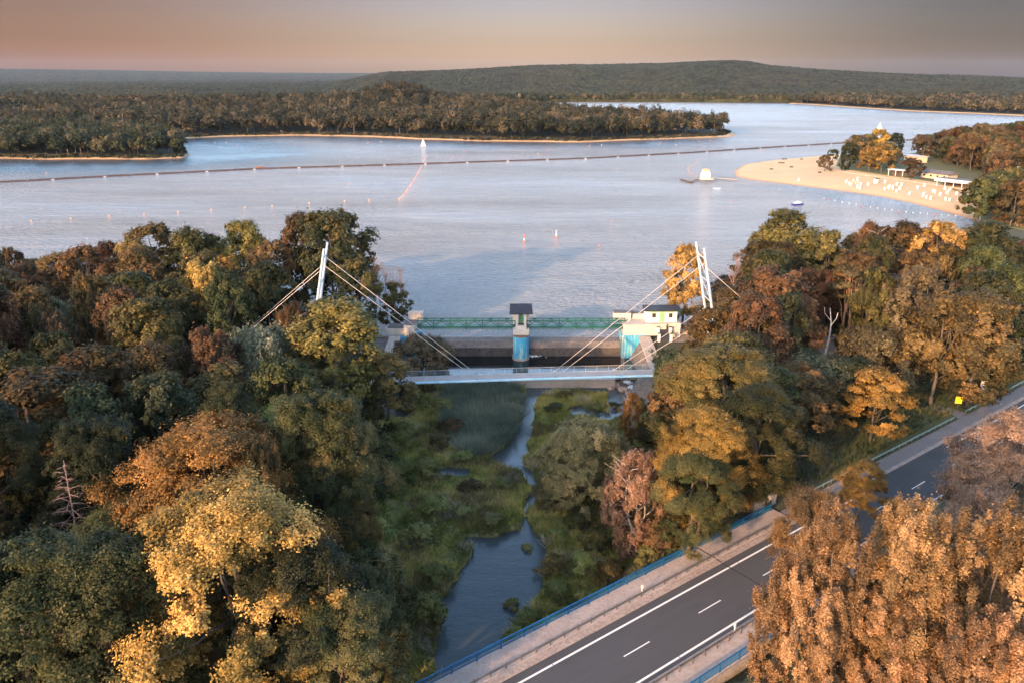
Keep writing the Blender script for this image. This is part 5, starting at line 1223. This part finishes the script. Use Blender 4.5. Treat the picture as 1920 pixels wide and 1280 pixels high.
for i in range(6000):
    xs = [p[0] for p in wood_r]; ys = [p[1] for p in wood_r]; x, y = rb.uniform(min(xs), max(xs)), rb.uniform(min(ys), max(ys))
    if not in_poly([x], [y], wood_r)[0] or any((x - a) ** 2 + (y - b) ** 2 < 72 for a, b in ptr): continue
    px, py = proj(x, y, 18)
    if px > 1985 or px < 1715: continue
    H = rb.uniform(16, 21); lim = np.interp(px, [1700, 1740, 1770, 1785, 1840, 1950], [258, 252, 246, 231, 228, 226]); H = min(H, Q(px, lim, y).z - 2)
    if y < 440: H = min(H, Q(px, np.interp(px, [1820, 1850, 1900, 1950], [350, 325, 312, 300]), y).z - 2 + rb.uniform(-2, 0))
    if H < 4: continue
    ptr.append((x, y)); plant(x, y, H, rb.uniform(5.0, 6.6) if H > 9 else 4, rb.choice(['fOakA', 'fOakB', 'fOakA']), rb.choice(['olive', 'rust', 'olive', 'green', 'brown']), None, 'broadleaf_tree', zb=1.0)
print('beach wood', len(ptr))
# scrub on the low shore between the beach and the right forest
gx = [(208, 300), (420, 300), (420, 345), (330, 350), (210, 345)]
grass_field('shore_scrub', 60000, lambda x, y: in_poly(x, y, gx) | ((x > 204) & (y > 290) & (y < 350)), lambda x, y, r: .5 + 2.2 * fbm(x, y, 9, 4) * r.uniform(.3, 1.2, len(x)), .8, L['brown'], 17, 'brown scrub on the shore behind the right forest', 'scrub', (204, 420, 290, 350))

chair_z = 1.0
def make_chair():
    r = empty('beach_chair', (0, 0, 0)); m = MB()
    m.box((0, 0, .28), (1.35, .85, .5)); m.box((0, .36, 1.0), (1.35, .12, 1.0)); m.box((-.62, 0, .75), (.1, .8, .5)); m.box((.62, 0, .75), (.1, .8, .5)); m.build('base', M['cleanwhite'], r)
    vs = []; n = 7
    for x in (-.72, .72):
        for k in range(n): a = math.pi * (.02 + .62 * k / (n - 1)); vs.append((x, .46 - .95 * math.sin(a) * .62 - .1, 1.05 + 1.05 * (1 - math.cos(a)) * .62))
    m = MB()
    for k in range(n):
        a = math.pi * .55 * k / (n - 1); y = .42 - .85 * math.sin(a) * (k / (n - 1)); 
    prof = [(.46, .9), (.50, 1.5), (.36, 1.95), (.05, 2.15), (-.35, 2.1)]
    vs = [(x, y, z) for x in (-.72, .72) for y, z in prof]; k = len(prof)
    vs += [(x, y - .1, z - .08) for x in (-.72, .72) for y, z in prof]
    fs = [(i, i + 1, k + i + 1, k + i) for i in range(k - 1)] + [(2 * k + i, 3 * k + i, 3 * k + i + 1, 2 * k + i + 1) for i in range(k - 1)] + [(0, k, 3 * k, 2 * k), (k - 1, 3 * k - 1, 4 * k - 1, 2 * k - 1)]
    m.add(vs, fs); m.hexa([(-.72, -.3, 1.2), (-.66, -.3, 1.2), (-.66, .45, 1.0), (-.72, .45, 1.0)], [(-.72, -.3, 2.02), (-.66, -.3, 2.02), (-.66, .36, 1.9), (-.72, .36, 1.9)])
    m.hexa([(.66, -.3, 1.2), (.72, -.3, 1.2), (.72, .45, 1.0), (.66, .45, 1.0)], [(.66, -.3, 2.02), (.72, -.3, 2.02), (.72, .36, 1.9), (.66, .36, 1.9)]); m.build('hood', M['cleanwhite'], r)
    m = MB(); m.box((0, -.02, .58), (1.1, .7, .12)); m.build('seat', M['whfloat'], r)
    return r
CH = [(728, 443), (978, 452), (1003, 468), (1017, 447), (995, 460), (1037, 480), (1055, 465), (1052, 487), (1093, 467), (1183, 453), (1183, 490), (1200, 485), (1225, 480), (1244, 503), (1246, 466), (1262, 488), (1271, 467), (1313, 516),
      (1355, 485), (1391, 472), (1388, 518), (1403, 535), (1424, 540), (1440, 503), (1448, 508), (1474, 520), (1500, 490), (1511, 512), (1530, 493), (1522, 497), (1503, 545), (1525, 549), (1562, 516), (1571, 547), (1208, 478), (1385, 528), (1225, 490)]
c0 = make_chair(); c0.scale = (.74, .74, .86); chairs = []
for i, (a, b) in enumerate(CH):
    px, py = 1240 + a * 680 / 1920, 180 + (b + 9) * 300 / 847; q = P(px, py, 1.05); o = c0 if i == 0 else copy_tree(c0)
    o.location = (q.x, q.y, 1.0); o.rotation_euler = (0, 0, rb.uniform(-.5, .9)); tag(o, None, 'beach chair', 'white hooded beach chairs'); chairs.append((o, px, py))
# lifeguard seat, hut, bin
q = P(1607, 346, 1.1); r = empty('lifeguard_chair', (q.x, q.y, 1.0), .4, 'tall white lifeguard chair among the left beach chairs', 'lifeguard chair')
m = MB(); [m.bar((sx * .8, sy * .8, 0), (sx * .45, sy * .45, 2.4), .12) for sx in (-1, 1) for sy in (-1, 1)]; m.build('frame', M['cleanwhite'], r)
m = MB(); m.box((0, 0, 2.45), (1.1, 1.1, .12)); m.box((0, .5, 3.0), (1.1, .1, 1.0)); m.build('seat', M['cleanwhite'], r); m = MB(); m.box((0, 0, 4.0), (1.5, 1.5, .1)); m.bar((0, .5, 2.5), (0, .5, 4), .08); m.build('canopy', M['sail'], r)
q = P(1642, 344, 1.1); r = empty('beach_hut', (q.x, q.y, 1.0), .4, 'narrow white hut with a dark lid near the promenade wall', 'hut')
m = MB(); m.box((0, 0, 1.3), (1.8, 1.5, 2.6)); m.build('wall', M['cleanwhite'], r); m = MB(); m.box((0, -.2, 2.85), (2.6, 2.3, .35)); m.build('roof', M['darkitem'], r)
q = P(1805, 382, 1.1); m = MB(); m.box((q.x, q.y, 1.8), (1.9, 1.4, 1.7)); m.box((q.x, q.y, 2.7), (2.1, 1.6, .15)); tag(m.build('waste_container', M['darkitem']), 'dark container on the sand right of the beach chairs', 'container')
for px, py, lb in ((1471, 300, 'long dark bench near the back edge of the sand spit'), (1503, 300, 'dark bench on the sand behind the others, nearer the trees'), (1465, 307, 'small dark bench beside the long one'), (1484, 315, 'dark bench in the middle of the sand spit'), (1446, 319, 'dark bench nearest the tip of the sand spit'), (1537, 325, 'dark bench below the lone tree on the beach')):
    q = P(px, py, 1.1); r = empty('beach_bench', (q.x, q.y, 1.0), rb.uniform(-.6, .6), lb, 'bench'); ln = 4.2 if 'long' in lb else 2.2
    m = MB(); m.box((0, 0, .48), (ln, .6, .1)); m.build('seat', M['darkitem'], r); m = MB(); m.box((0, .3, .8), (ln, .08, .5)); m.build('backrest', M['darkitem'], r)
    for sx in (-.42, .42): m = MB(); m.box((ln * sx, 0, .2), (.12, .55, .44)); m.build('leg', M['darkitem'], r)
# promenade wall
wl = [(1562, 318), (1580, 323), (1620, 329), (1660, 334), (1700, 340), (1740, 346), (1790, 353), (1842, 361)]
m = MB(); qs = [P(a, b, 1.2) for a, b in wl]
for a, b in zip(qs[:-1], qs[1:]): m.bar((a.x, a.y, 1.3), (b.x, b.y, 1.3), .9, 1.1)
tag(m.build('promenade_wall', M['rock']), 'low brown wall along the top of the beach', 'wall')
def house_between(name, lb, pa, pb, depth, h, roofmat, wallmat, z=1.4, slope=0., open_=False, fascia=None, over=.8):
    a = P(*pa, z); b = P(*pb, z); d = (b - a); Ln = d.length; ang = math.atan2(d.y, d.x); r = empty(name, (a.x, a.y, z), ang, lb, 'building')
    if open_:
        m = MB(); m.box((Ln / 2, depth - .3, h / 2), (Ln, .4, h - .02)); m.build('wall', M['darkitem'], r)
        n = int(Ln / 4)
        for i in range(n + 1): m = MB(); m.box((.3 + i * (Ln - .6) / n, .3, h / 2 - .05), (.3, .3, h - .1)); m.build('post', M[wallmat], r)
    else:
        m = MB(); m.box((Ln / 2, depth / 2, h / 2), (Ln, depth, h)); m.build('wall', M[wallmat], r)
        n = max(2, int(Ln / 4))
        for i in range(n):
            m = MB(); x = (i + .5) * Ln / n; m.box((x, -.04, h * .58), (1.3, .1, h * .36)); w_ = m.build('window', M['glassd'], r)
    m = MB(); zt = h + .003; o = over
    if slope: m.hexa([(-o, -o, zt), (Ln + o, -o, zt), (Ln + o, depth + o, zt), (-o, depth + o, zt)], [(-o, -o, zt + .15), (Ln + o, -o, zt + .15), (Ln + o - 1, depth * .5, zt + slope), (-o + 1, depth * .5, zt + slope)])
    else: m.box((Ln / 2, depth / 2, h + .16), (Ln + 2 * o, depth + 2 * o, .3))
    m.build('roof', M[roofmat], r)
    if fascia: m = MB(); m.box((Ln / 2, -o - .06, h - .35), (Ln + 2 * o, .12, 1.5)); m.build('fascia', M[fascia], r)
    return r
# long open pavilion
house_between('beach_pavilion', 'long low beach pavilion with a white fascia and open front', (1754, 350), (1852, 361), 8, 4.2, 'greyroof', 'cleanwhite', open_=True, fascia='cleanwhite')
house_between('beach_house', 'tan beach house with a grey pitched roof above the pavilion', (1726, 333), (1776, 339), 9, 3.0, 'greyroof', 'tan', slope=1.8)
house_between('open_shelter', 'small white open shelter beside the beach clump', (1664, 329), (1692, 332), 5, 3.4, 'cleanwhite', 'cleanwhite', open_=True, over=.3)
house_between('tan_hut', 'tan hut with a pale flat roof farthest back, near the water', (1694, 302), (1718, 306), 8, 4.0, 'whfloat', 'tan')
m = MB(); q = P(1909, 318, 12); m.box((q.x, q.y, 11), (.9, .9, 5)); m.tube([(q.x, q.y, 1), (q.x, q.y, 9)], .15, 6); tag(m.build('white_mast', M['cleanwhite']), 'small white mast top among the trees at the right edge', 'mast')

# ------------------------------------------------------------------ things on the lake
ba = [(-260, 352), (0, 343), (200, 332), (480, 318), (800, 308), (1100, 298), (1300, 287), (1450, 277), (1600, 268), (1720, 263), (1860, 262)]
bp = [P(a, b, 0) for a, b in ba]; fbx = empty('floating_barrier', bp[0], 0, 'long dark floating barrier stretched across the whole lake', 'barrier'); inv = -Vector(bp[0])
seg = []; 
for i in range(len(bp) - 1):
    k = max(1, int(round((bp[i + 1] - bp[i]).length / 14.5)))
    for j in range(k): seg.append((bp[i].lerp(bp[i + 1], j / k), bp[i].lerp(bp[i + 1], (j + 1) / k)))
pme = {}
for j, (a, b) in enumerate(seg):
    d = b - a; Ln = d.length; m = MB(); m.tube([(0, 0, .2), (Ln * .97, 0, .2)], .62, 8); m.box((Ln * .42, 0, .88), (Ln * .80, .5, .18)); m.box((Ln * .42, .7, .1), (Ln * .84, .5, .35))
    o = m.build('pontoon', M['pipe'], fbx); o.location = a + inv; o.rotation_euler = (0, 0, math.atan2(d.y, d.x))
    if j % 2 == 0:
        m = MB(); m.box((Ln * .92, -.6, .25), (Ln * .10, .6, .45)); o = m.build('white_float', M['whfloat'], fbx); o.location = a + inv; o.rotation_euler = (0, 0, math.atan2(d.y, d.x))
print('barrier parts', len(seg))
def buoy_mesh(s):
    m = MB(); m.lathe((0, 0, 0), [(.05 * s, -.3 * s), (.42 * s, -.15 * s), (.5 * s, .12 * s), (.42 * s, .4 * s), (.16 * s, .55 * s), (.12 * s, .8 * s), (.02, .95 * s)], 12); return m.mesh('buoy', True)
BM = {}
FLO = []
def buoy(px, py, mat, s=1.0, cat='buoy', grp=None, lb=None):
    key = (round(s, 2), mat)
    if key not in BM: BM[key] = buoy_mesh(s * .62); BM[key].materials.append(M[mat])
    q = P(px, py, 0); o = link('buoy', BM[key]); o.location = (q.x, q.y, 0); tag(o, lb, cat, grp); FLO.append((o, px, py, mat, grp, lb)); return o
row = [(59, 415), (133, 411), (205, 406), (270, 403), (334, 398), (396, 394), (459, 390), (510, 387), (580, 382), (646, 378), (692, 376), (748, 374)]
for a, b in row: buoy(a, b, 'orfloat', 1.25, grp='row of buoys on the left half of the lake')
for k in range(1, 23): f = k / 23; buoy(748 + 54 * f ** .8, 374 - 84 * f, 'orfloat' if k % 3 else 'redfloat', 1.05, 'float', 'line of floats crossing the barrier below the sailboat')
for i, (a, b) in enumerate(((1574, 222), (1521, 257), (1459, 258), (1398, 261), (1332, 265), (1311, 266), (1360, 290), (1309, 301), (1429, 284), (1392, 196), (87, 325), (1212, 301), (1156, 317), (1267, 272), (1238, 269), (1128, 273), (1105, 274), (1028, 281), (1009, 289), (870, 285), (849, 294), (403, 268), (424, 268), (446, 272),
                            (714, 267), (690, 268), (655, 345), (1208, 441), (1123, 461), (1147, 415), (1545, 372), (1461, 356), (1370, 378), (1231, 338), (1450, 196), (1560, 226), (1630, 231), (1700, 237), (820, 292))):
    buoy(a, b, ('whfloat', 'orfloat', 'redfloat')[i % 3] if (a, b) not in ((1208, 441), (1123, 461)) else ('pipe' if a == 1208 else 'redfloat'), 1.3 if b < 300 else .9, grp=None)
for k in range(19): f = k / 18; buoy(1552 + 240 * f, 374 + 30 * f + 6 * math.sin(f * 3), 'whfloat' if k % 5 else 'redfloat', .9, 'float', 'bathing line of floats in front of the beach')
for k in range(14): f = k / 13; buoy(363 + 53 * f, 273 + 4 * f ** 3, 'whfloat', .9, 'float', 'line of white floats beside the left headland')
for k in range(17): f = k / 16; buoy(420 + 180 * f, 281 - 12 * f, 'redfloat', .8, 'float', 'faint line of floats towards the peninsula')
for k in range(17): f = k / 16; buoy(835 + 190 * f, 298 - 7 * f, 'redfloat', .8, 'float', 'short line of red floats above the barrier')
for k in range(12): a = math.pi * (.5 + k / 11.0); buoy(1312 + 22 * math.cos(a), 318 + 12 * math.sin(a), 'orfloat', .8, 'float', 'ring of floats behind the bathing platform')
def marker(px, py, lb):
    q = P(px, py, 0); r = empty('marker_buoy', (q.x, q.y, 0), 0, lb, 'buoy')
    m = MB(); m.lathe((0, 0, 0), [(.5, -.3), (.55, .0), (.5, .45), (.2, .6)], 12); m.build('float_body', M['redfloat'], r, False)
    m = MB(); m.lathe((0, 0, 0), [(.22, .6), (.22, 1.5)], 10); m.build('white_band', M['cleanwhite'], r); m = MB(); m.lathe((0, 0, 0), [(.23, 1.502), (.23, 2.1), (.12, 2.2), (.30, 2.6), (.02, 3.0)], 10); m.build('top_mark', M['redfloat' if px < 1000 else 'whfloat'], r)
marker(983, 454, 'red and white marker buoy, the left one of two above the weir'); marker(1043, 446, 'red and white marker buoy, the right one of two above the weir')
def sailboat(px, py, s, lb, rz):
    q = P(px, py, 0); r = empty('sailboat', (q.x, q.y, 0), rz, lb, 'sailboat')
    m = MB(); st = [(-3.2, .9), (-1.5, 1.15), (.8, 1.1), (2.6, .6), (3.8, .05)]; vs = []
    for x, b in st: vs += [(x * s, -b * s, .75 * s), (x * s, -b * .6 * s, -.2), (x * s, b * .6 * s, -.2), (x * s, b * s, .75 * s)]
    fs = [(4 * i + k, 4 * i + (k + 1) % 4, 4 * i + 4 + (k + 1) % 4, 4 * i + 4 + k) for i in range(4) for k in range(4)] + [(0, 3, 2, 1), (16, 17, 18, 19)]
    m.add(vs, fs); m.box((-.4 * s, 0, .95 * s), (2 * s, 1.1 * s, .45 * s)); m.build('hull', M['cleanwhite'], r)
    m = MB(); m.tube([(.6 * s, 0, .5), (.6 * s, 0, 10.2 * s)], .09, 6); m.tube([(.6 * s, 0, 1.5 * s), (-2.8 * s, .3, 1.5 * s)], .06, 6); m.build('mast', M['steel'], r)
    for nm, pts in (('main_sail', [(.5, 0, 1.7), (-2.7, .3, 1.7), (-1.0, .35, 5.5), (.5, 0, 10)]), ('fore_sail', [(.75, 0, 8.6), (3.5, 0, 1.1), (.8, .45, 1.5)])):
        m = MB(); p = [(a * s, b * s, c * s) for a, b, c in pts]; q2 = [(a, b + .05, c) for a, b, c in p]; k = len(p)
        m.add(p + q2, [tuple(range(k)), tuple(range(k, 2 * k))[::-1]] + [(i, k + i, k + (i + 1) % k, (i + 1) % k) for i in range(k)]); m.build(nm, M['sail'], r)
sailboat(793, 275, .7, 'white sailboat near the peninsula shore', .3); sailboat(1649, 247, 1.05, 'white sailboat seen above the golden trees of the beach clump', 2.6)
def boat(px, py, Ln, mat, lb, rz, extra=True):
    q = P(px, py, 0); r = empty('boat', (q.x, q.y, 0), rz, lb, 'boat'); m = MB(); h = Ln * .14
    vs = []; st = [(-.5, .16), (-.25, .2), (.15, .19), (.4, .1), (.5, .01)]
    for x, b in st: vs += [(x * Ln, -b * Ln, h), (x * Ln, -b * Ln * .7, -.2), (x * Ln, b * Ln * .7, -.2), (x * Ln, b * Ln, h)]
    m.add(vs, [(4 * i + k, 4 * i + (k + 1) % 4, 4 * i + 4 + (k + 1) % 4, 4 * i + 4 + k) for i in range(4) for k in range(4)] + [(0, 3, 2, 1), (16, 17, 18, 19)]); m.build('hull', M[mat], r)
    if extra: m = MB(); m.box((-.05 * Ln, 0, h + .3), (Ln * .5, Ln * .26, .6)); m.box((0, 0, h + .75), (Ln * .25, Ln * .2, .4)); m.build('cabin', M['cleanwhite'], r)
    return r
boat(1496, 385, 6.4, 'navy', 'white boat with a navy blue hull in front of the beach', .35); boat(1345, 355, 4.2, 'mast', 'flat pale boat just below the bathing platform', .0, False); boat(487, 315, 6.0, 'rust', 'small reddish rowing boat beside the barrier, left of centre', .1, False)
# bathing platform
q = P(1324, 341, 0); r = empty('bathing_platform', (q.x, q.y, 0), 0, 'white hut on stilts with an orange roof standing in the lake off the sand spit', 'platform')
m = MB(); m.box((0, 0, 1.5), (7.6, 5.5, .3)); m.build('deck', M['tan'], r)
for x in (-3.4, -1.2, 1.2, 3.4):
    for y in (-2.4, 2.4): m = MB(); m.tube([(x, y, -1), (x, y, 1.36)], .16, 6); m.build('stilt', M['rust'], r)
m = MB(); m.box((-.6, .2, 3.0), (5.0, 3.4, 2.6)); m.box((-.6, .2, 4.9), (5.4, 3.8, .25)); m.box((-.6, .2, 5.7), (3.6, 2.6, 1.4)); m.build('wall', M['cleanwhite'], r)
for x in (-2.2, -.6, 1.0): m = MB(); m.box((x, -1.53, 3.1), (.8, .08, 1.0)); m.build('window', M['tan'], r)
m = MB(); m.hexa([(-2.9, -1.6, 6.41), (1.7, -1.6, 6.41), (1.7, 2.0, 6.41), (-2.9, 2.0, 6.41)], [(-1.6, -.3, 7.3), (.4, -.3, 7.3), (.4, .7, 7.3), (-1.6, .7, 7.3)]); m.build('roof', M['orfloat'], r)
m = MB(); [m.bar((x, -2.6, 1.65), (x, -2.6, 2.6), .07) for x in np.linspace(-3.7, 3.7, 8)]; m.bar((-3.7, -2.6, 2.6), (3.7, -2.6, 2.6), .08); m.build('railing', M['tan'], r)
a, b, c, d = P(1312, 335, .6), P(1294, 341, .6), P(1277, 337, .6), P(1297, 343, .6)
r = empty('jetty', a, 0, 'narrow brown jetty leading left from the bathing platform', 'jetty'); iv = -a
m = MB(); m.bar(a + iv, b + iv, 1.0, .25); m.build('gangway', M['rust'], r); m = MB(); m.bar(c + iv, d + iv, 1.6, .5); m.build('float_deck', M['darkitem'], r)
a, b = P(1334, 336, .7), P(1382, 337, .5); r = empty('footway', a, 0, 'thin pale gangway between the bathing platform and the sand', 'gangway'); m = MB(); m.bar((0, 0, .8), b - a, .8, .2); m.build('planks', M['tan'], r)
m = MB(); [m.bar(((b - a) * f) + Vector((0, 0, .8)), ((b - a) * f) + Vector((0, 0, -1.4)), .2) for f in (.1, .3, .5, .7, .9)]; m.build('stilts', M['rust'], r)

# ------------------------------------------------------------------ haze
hz = MB(); hz.hexa([(-13000, -2000, -12), (13000, -2000, -12), (13000, 12200, -12), (-13000, 12200, -12)], [(-13000, -2000, 230), (13000, -2000, 230), (13000, 12200, 230), (-13000, 12200, 230)])
hm = bpy.data.materials.new('haze'); hm.use_nodes = True; t = hm.node_tree; t.nodes.clear(); o = t.nodes.new('ShaderNodeOutputMaterial'); pv = t.nodes.new('ShaderNodeVolumePrincipled')
pv.inputs['Color'].default_value = (.66, .78, 1.0, 1); pv.inputs['Density'].default_value = HAZE; pv.inputs['Anisotropy'].default_value = .0; t.links.new(pv.outputs[0], o.inputs['Volume'])
ho = hz.build('haze', hm); tag(ho, 'thin evening haze over the lake and woods', 'haze', kind='stuff')

# ------------------------------------------------------------------ labels: every tree gets one that tells where to find it
ORD = ['', 'second ', 'third ', 'fourth ', 'fifth ', 'sixth ', 'seventh ', 'eighth ', 'ninth ', 'tenth ', 'eleventh ', 'twelfth ', 'thirteenth ', 'fourteenth ', 'fifteenth ', 'sixteenth ', 'seventeenth ', 'eighteenth ', 'nineteenth ', 'twentieth '] + ['%dth ' % i for i in range(21, 90)]
COLN = {'deep': 'dark green', 'green': 'green', 'olive': 'olive green', 'rust': 'rusty brown', 'orange': 'orange', 'gold': 'golden', 'silver': 'grey-green', 'brown': 'grey-brown', 'poplar': 'orange-brown', 'pink': 'pale pinkish', 'marsh': 'yellow-green'}
LM = [('the big golden yellow tree', 430, 1050), ('the layered orange crown', 370, 860), ('the dead conifer', 115, 920), ('the left bridge masts', 605, 510), ('the grey-green willow', 492, 690), ('the left abutment', 765, 620),
      ('the left end of the footbridge', 765, 712), ('the dark marsh pool', 930, 1110), ('the silvery marsh willow', 1088, 870), ('the reddish birch', 1198, 940), ('the bright orange tree', 1320, 830), ('the gatehouse', 1240, 595),
      ('the right bridge masts', 1320, 520), ('the huge round lakeside tree', 1480, 470), ('the bleached snag', 1560, 640), ('the tall pine', 1605, 560), ('the flat-topped orange tree', 1645, 750), ('the tall pinkish brown poplar', 1722, 600),
      ('the yellow sign', 1795, 753), ('the tall grey sign', 1838, 735), ('the leftmost orange poplar', 1540, 1080), ('the middle orange poplar', 1670, 1060), ('the right-hand pinkish crown', 1880, 830), ('the road bridge end', 1440, 945), ('the reed bed', 900, 790),
      ('the beach pavilion', 1803, 345), ('the tan beach house', 1750, 325), ('the beach clump', 1640, 290), ('the dark container on the sand', 1805, 375), ('the lakeside corner of the photo', 20, 470), ('the bottom left corner of the photo', 20, 1250), ('the right edge by the road', 1900, 700), ('the white mast', 1909, 314), ('the far end of the sand', 1826, 410), ('the right end of the horizon lake', 1910, 240), ('the hedge above the pavilion', 1800, 300), ('the lake edge above the beach wood', 1790, 250), ('the top right woods corner', 1905, 270), ('the scrub shore', 1870, 440)]
def where(px, py):
    n, a, b = min(LM, key=lambda l: math.hypot(l[1] - px, (l[2] - py) * 1.15)); dx, dy = px - a, py - b
    if abs(dx) > 2.2 * abs(dy): w_ = 'left of' if dx < 0 else 'right of'
    elif abs(dy) > 2.2 * abs(dx): w_ = 'above' if dy < 0 else 'below'
    else: w_ = ('above' if dy < 0 else 'below') + (' and left of' if dx < 0 else ' and right of')
    return w_, n, math.hypot(dx, dy)
buck = {}
for T_ in TREES:
    root, x, y, z, H, Rr, col, lb, name = T_
    if lb: root['label'] = lb; continue
    px, py = proj(x, y, z + H * .7); w_, n, d = where(px, py); kind = {'willow_tree': 'willow', 'poplar_tree': 'poplar', 'marsh_bush': 'marsh bush', 'bank_bush': 'bush on the bank'}.get(name, 'leafy tree')
    size = '' if 'bush' in kind else ('low ' if H < 11 else 'tall ' if H > 20.5 else '')
    buck.setdefault((size + COLN[col] + ' ' + kind, w_, n), []).append((d, root))
GRP = {'tree': None}
for (k, w_, n), lst in buck.items():
    lst.sort(key=lambda a: a[0])
    for i, (d, root) in enumerate(lst):
        near = 'closest ' if i == 0 and len(lst) > 1 else ORD[i] + ('closest ' if i else '')
        root['label'] = ' '.join(f'{near}{k} {w_} {n}'.replace(' and left of', '-left of').replace(' and right of', '-right of').split()[:16])
for T_ in TREES:
    root, x, y, z, H, Rr, col, lb, name = T_
    if 'group' not in root:
        px, py = proj(x, y, z)
        root['group'] = ('bushes in the marshy stream valley' if root['category'] == 'bush' else 'trees behind the beach' if y > 330 else 'trees of the left forest' if px < 960 and x < 0 else 'poplars and maples right of the road' if road_ts(x, y)[1] < 0 else 'trees of the right forest')
LB = [('the lone beach tree', 1546, 305), ('the lifeguard chair', 1607, 340), ('the narrow white hut', 1642, 340), ('the dark container', 1805, 378), ('the rust-brown tree', 1707, 330), ('the left end of the pavilion', 1754, 350), ('the right end of the pavilion', 1850, 361)]
def spread(items, LMs, what):
    bk = {}
    for o, px, py in items:
        n, a, b = min(LMs, key=lambda l: math.hypot(l[1] - px, (l[2] - py) * 2)); dx, dy = px - a, py - b
        w_ = ('left of' if dx < 0 else 'right of') if abs(dx) > 3 * abs(dy) else ('above' if dy < 0 else 'below') + (' and left of' if dx < 0 else ' and right of')
        bk.setdefault((w_, n, what(o)), []).append((math.hypot(dx, dy), o))
    for (w_, n, k), lst in bk.items():
        lst.sort(key=lambda a: a[0])
        for i, (d, o) in enumerate(lst): o['label'] = f'{ORD[i]}{"closest " if len(lst) > 1 else ""}{k} {w_} {n}'.replace(' and left of', '-left of').replace(' and right of', '-right of')
spread(chairs, LB, lambda o: 'white hooded beach chair')
LW = [('the sailboat near the peninsula', 793, 268), ('the rowing boat', 487, 315), ('the left headland tip', 356, 294), ('the bathing platform', 1324, 335), ('the navy boat', 1496, 383), ('the pale flat boat', 1345, 355), ('the two marker buoys', 1010, 450), ('the tip of the sand spit', 1372, 322),
      ('the peninsula tip', 1382, 250), ('the left edge of the photo', 0, 400), ('the far sailboat', 1649, 240), ('the sluice tower', 977, 570), ('the tallest lakeside tree on the left', 616, 410)]
LW = [(a.replace('the tallest lakeside tree on the left', 'the tallest lakeside tree'), b, c) for a, b, c in LW]
MN = {'orfloat': 'orange', 'redfloat': 'red', 'whfloat': 'white', 'pipe': 'black'}
lines = {}
for o, px, py, mat, grp, lb in FLO:
    if grp: lines.setdefault(grp, []).append((o, px, mat))
WH = {'row of buoys on the left half of the lake': 'of the buoy row across the left', 'line of floats crossing the barrier below the sailboat': 'of the float line below the sailboat',
      'bathing line of floats in front of the beach': 'of the bathing line off the beach', 'line of white floats beside the left headland': 'of the float line beside the left headland',
      'faint line of floats towards the peninsula': 'of the faint float line before the peninsula', 'short line of red floats above the barrier': 'of the float line above the barrier', 'ring of floats behind the bathing platform': 'of the float ring behind the bathing platform'}
NUM = ['', 'second', 'third', 'fourth', 'fifth', 'sixth', 'seventh', 'eighth', 'ninth', 'tenth', 'eleventh', 'twelfth', 'thirteenth', 'fourteenth', 'fifteenth', 'sixteenth', 'seventeenth', 'eighteenth', 'nineteenth', 'twentieth', 'twenty-first', 'twenty-second', 'twenty-third']
for grp, lst in lines.items():
    lst.sort(key=lambda a: a[1])
    for i, (o, px, mat) in enumerate(lst): o['label'] = f'{MN[mat]} float, {"leftmost" if i == 0 else NUM[i] + " from the left"} {WH[grp]}'
spread([(o, a, b) for o, a, b, mt, grp, lb in FLO if not grp], LW, lambda o: {v: k for k, v in {'orange': 'orange_float', 'red': 'red_float', 'white': 'white_float', 'black': 'dark_pontoon'}.items()}[o.data.materials[0].name] + ' buoy')
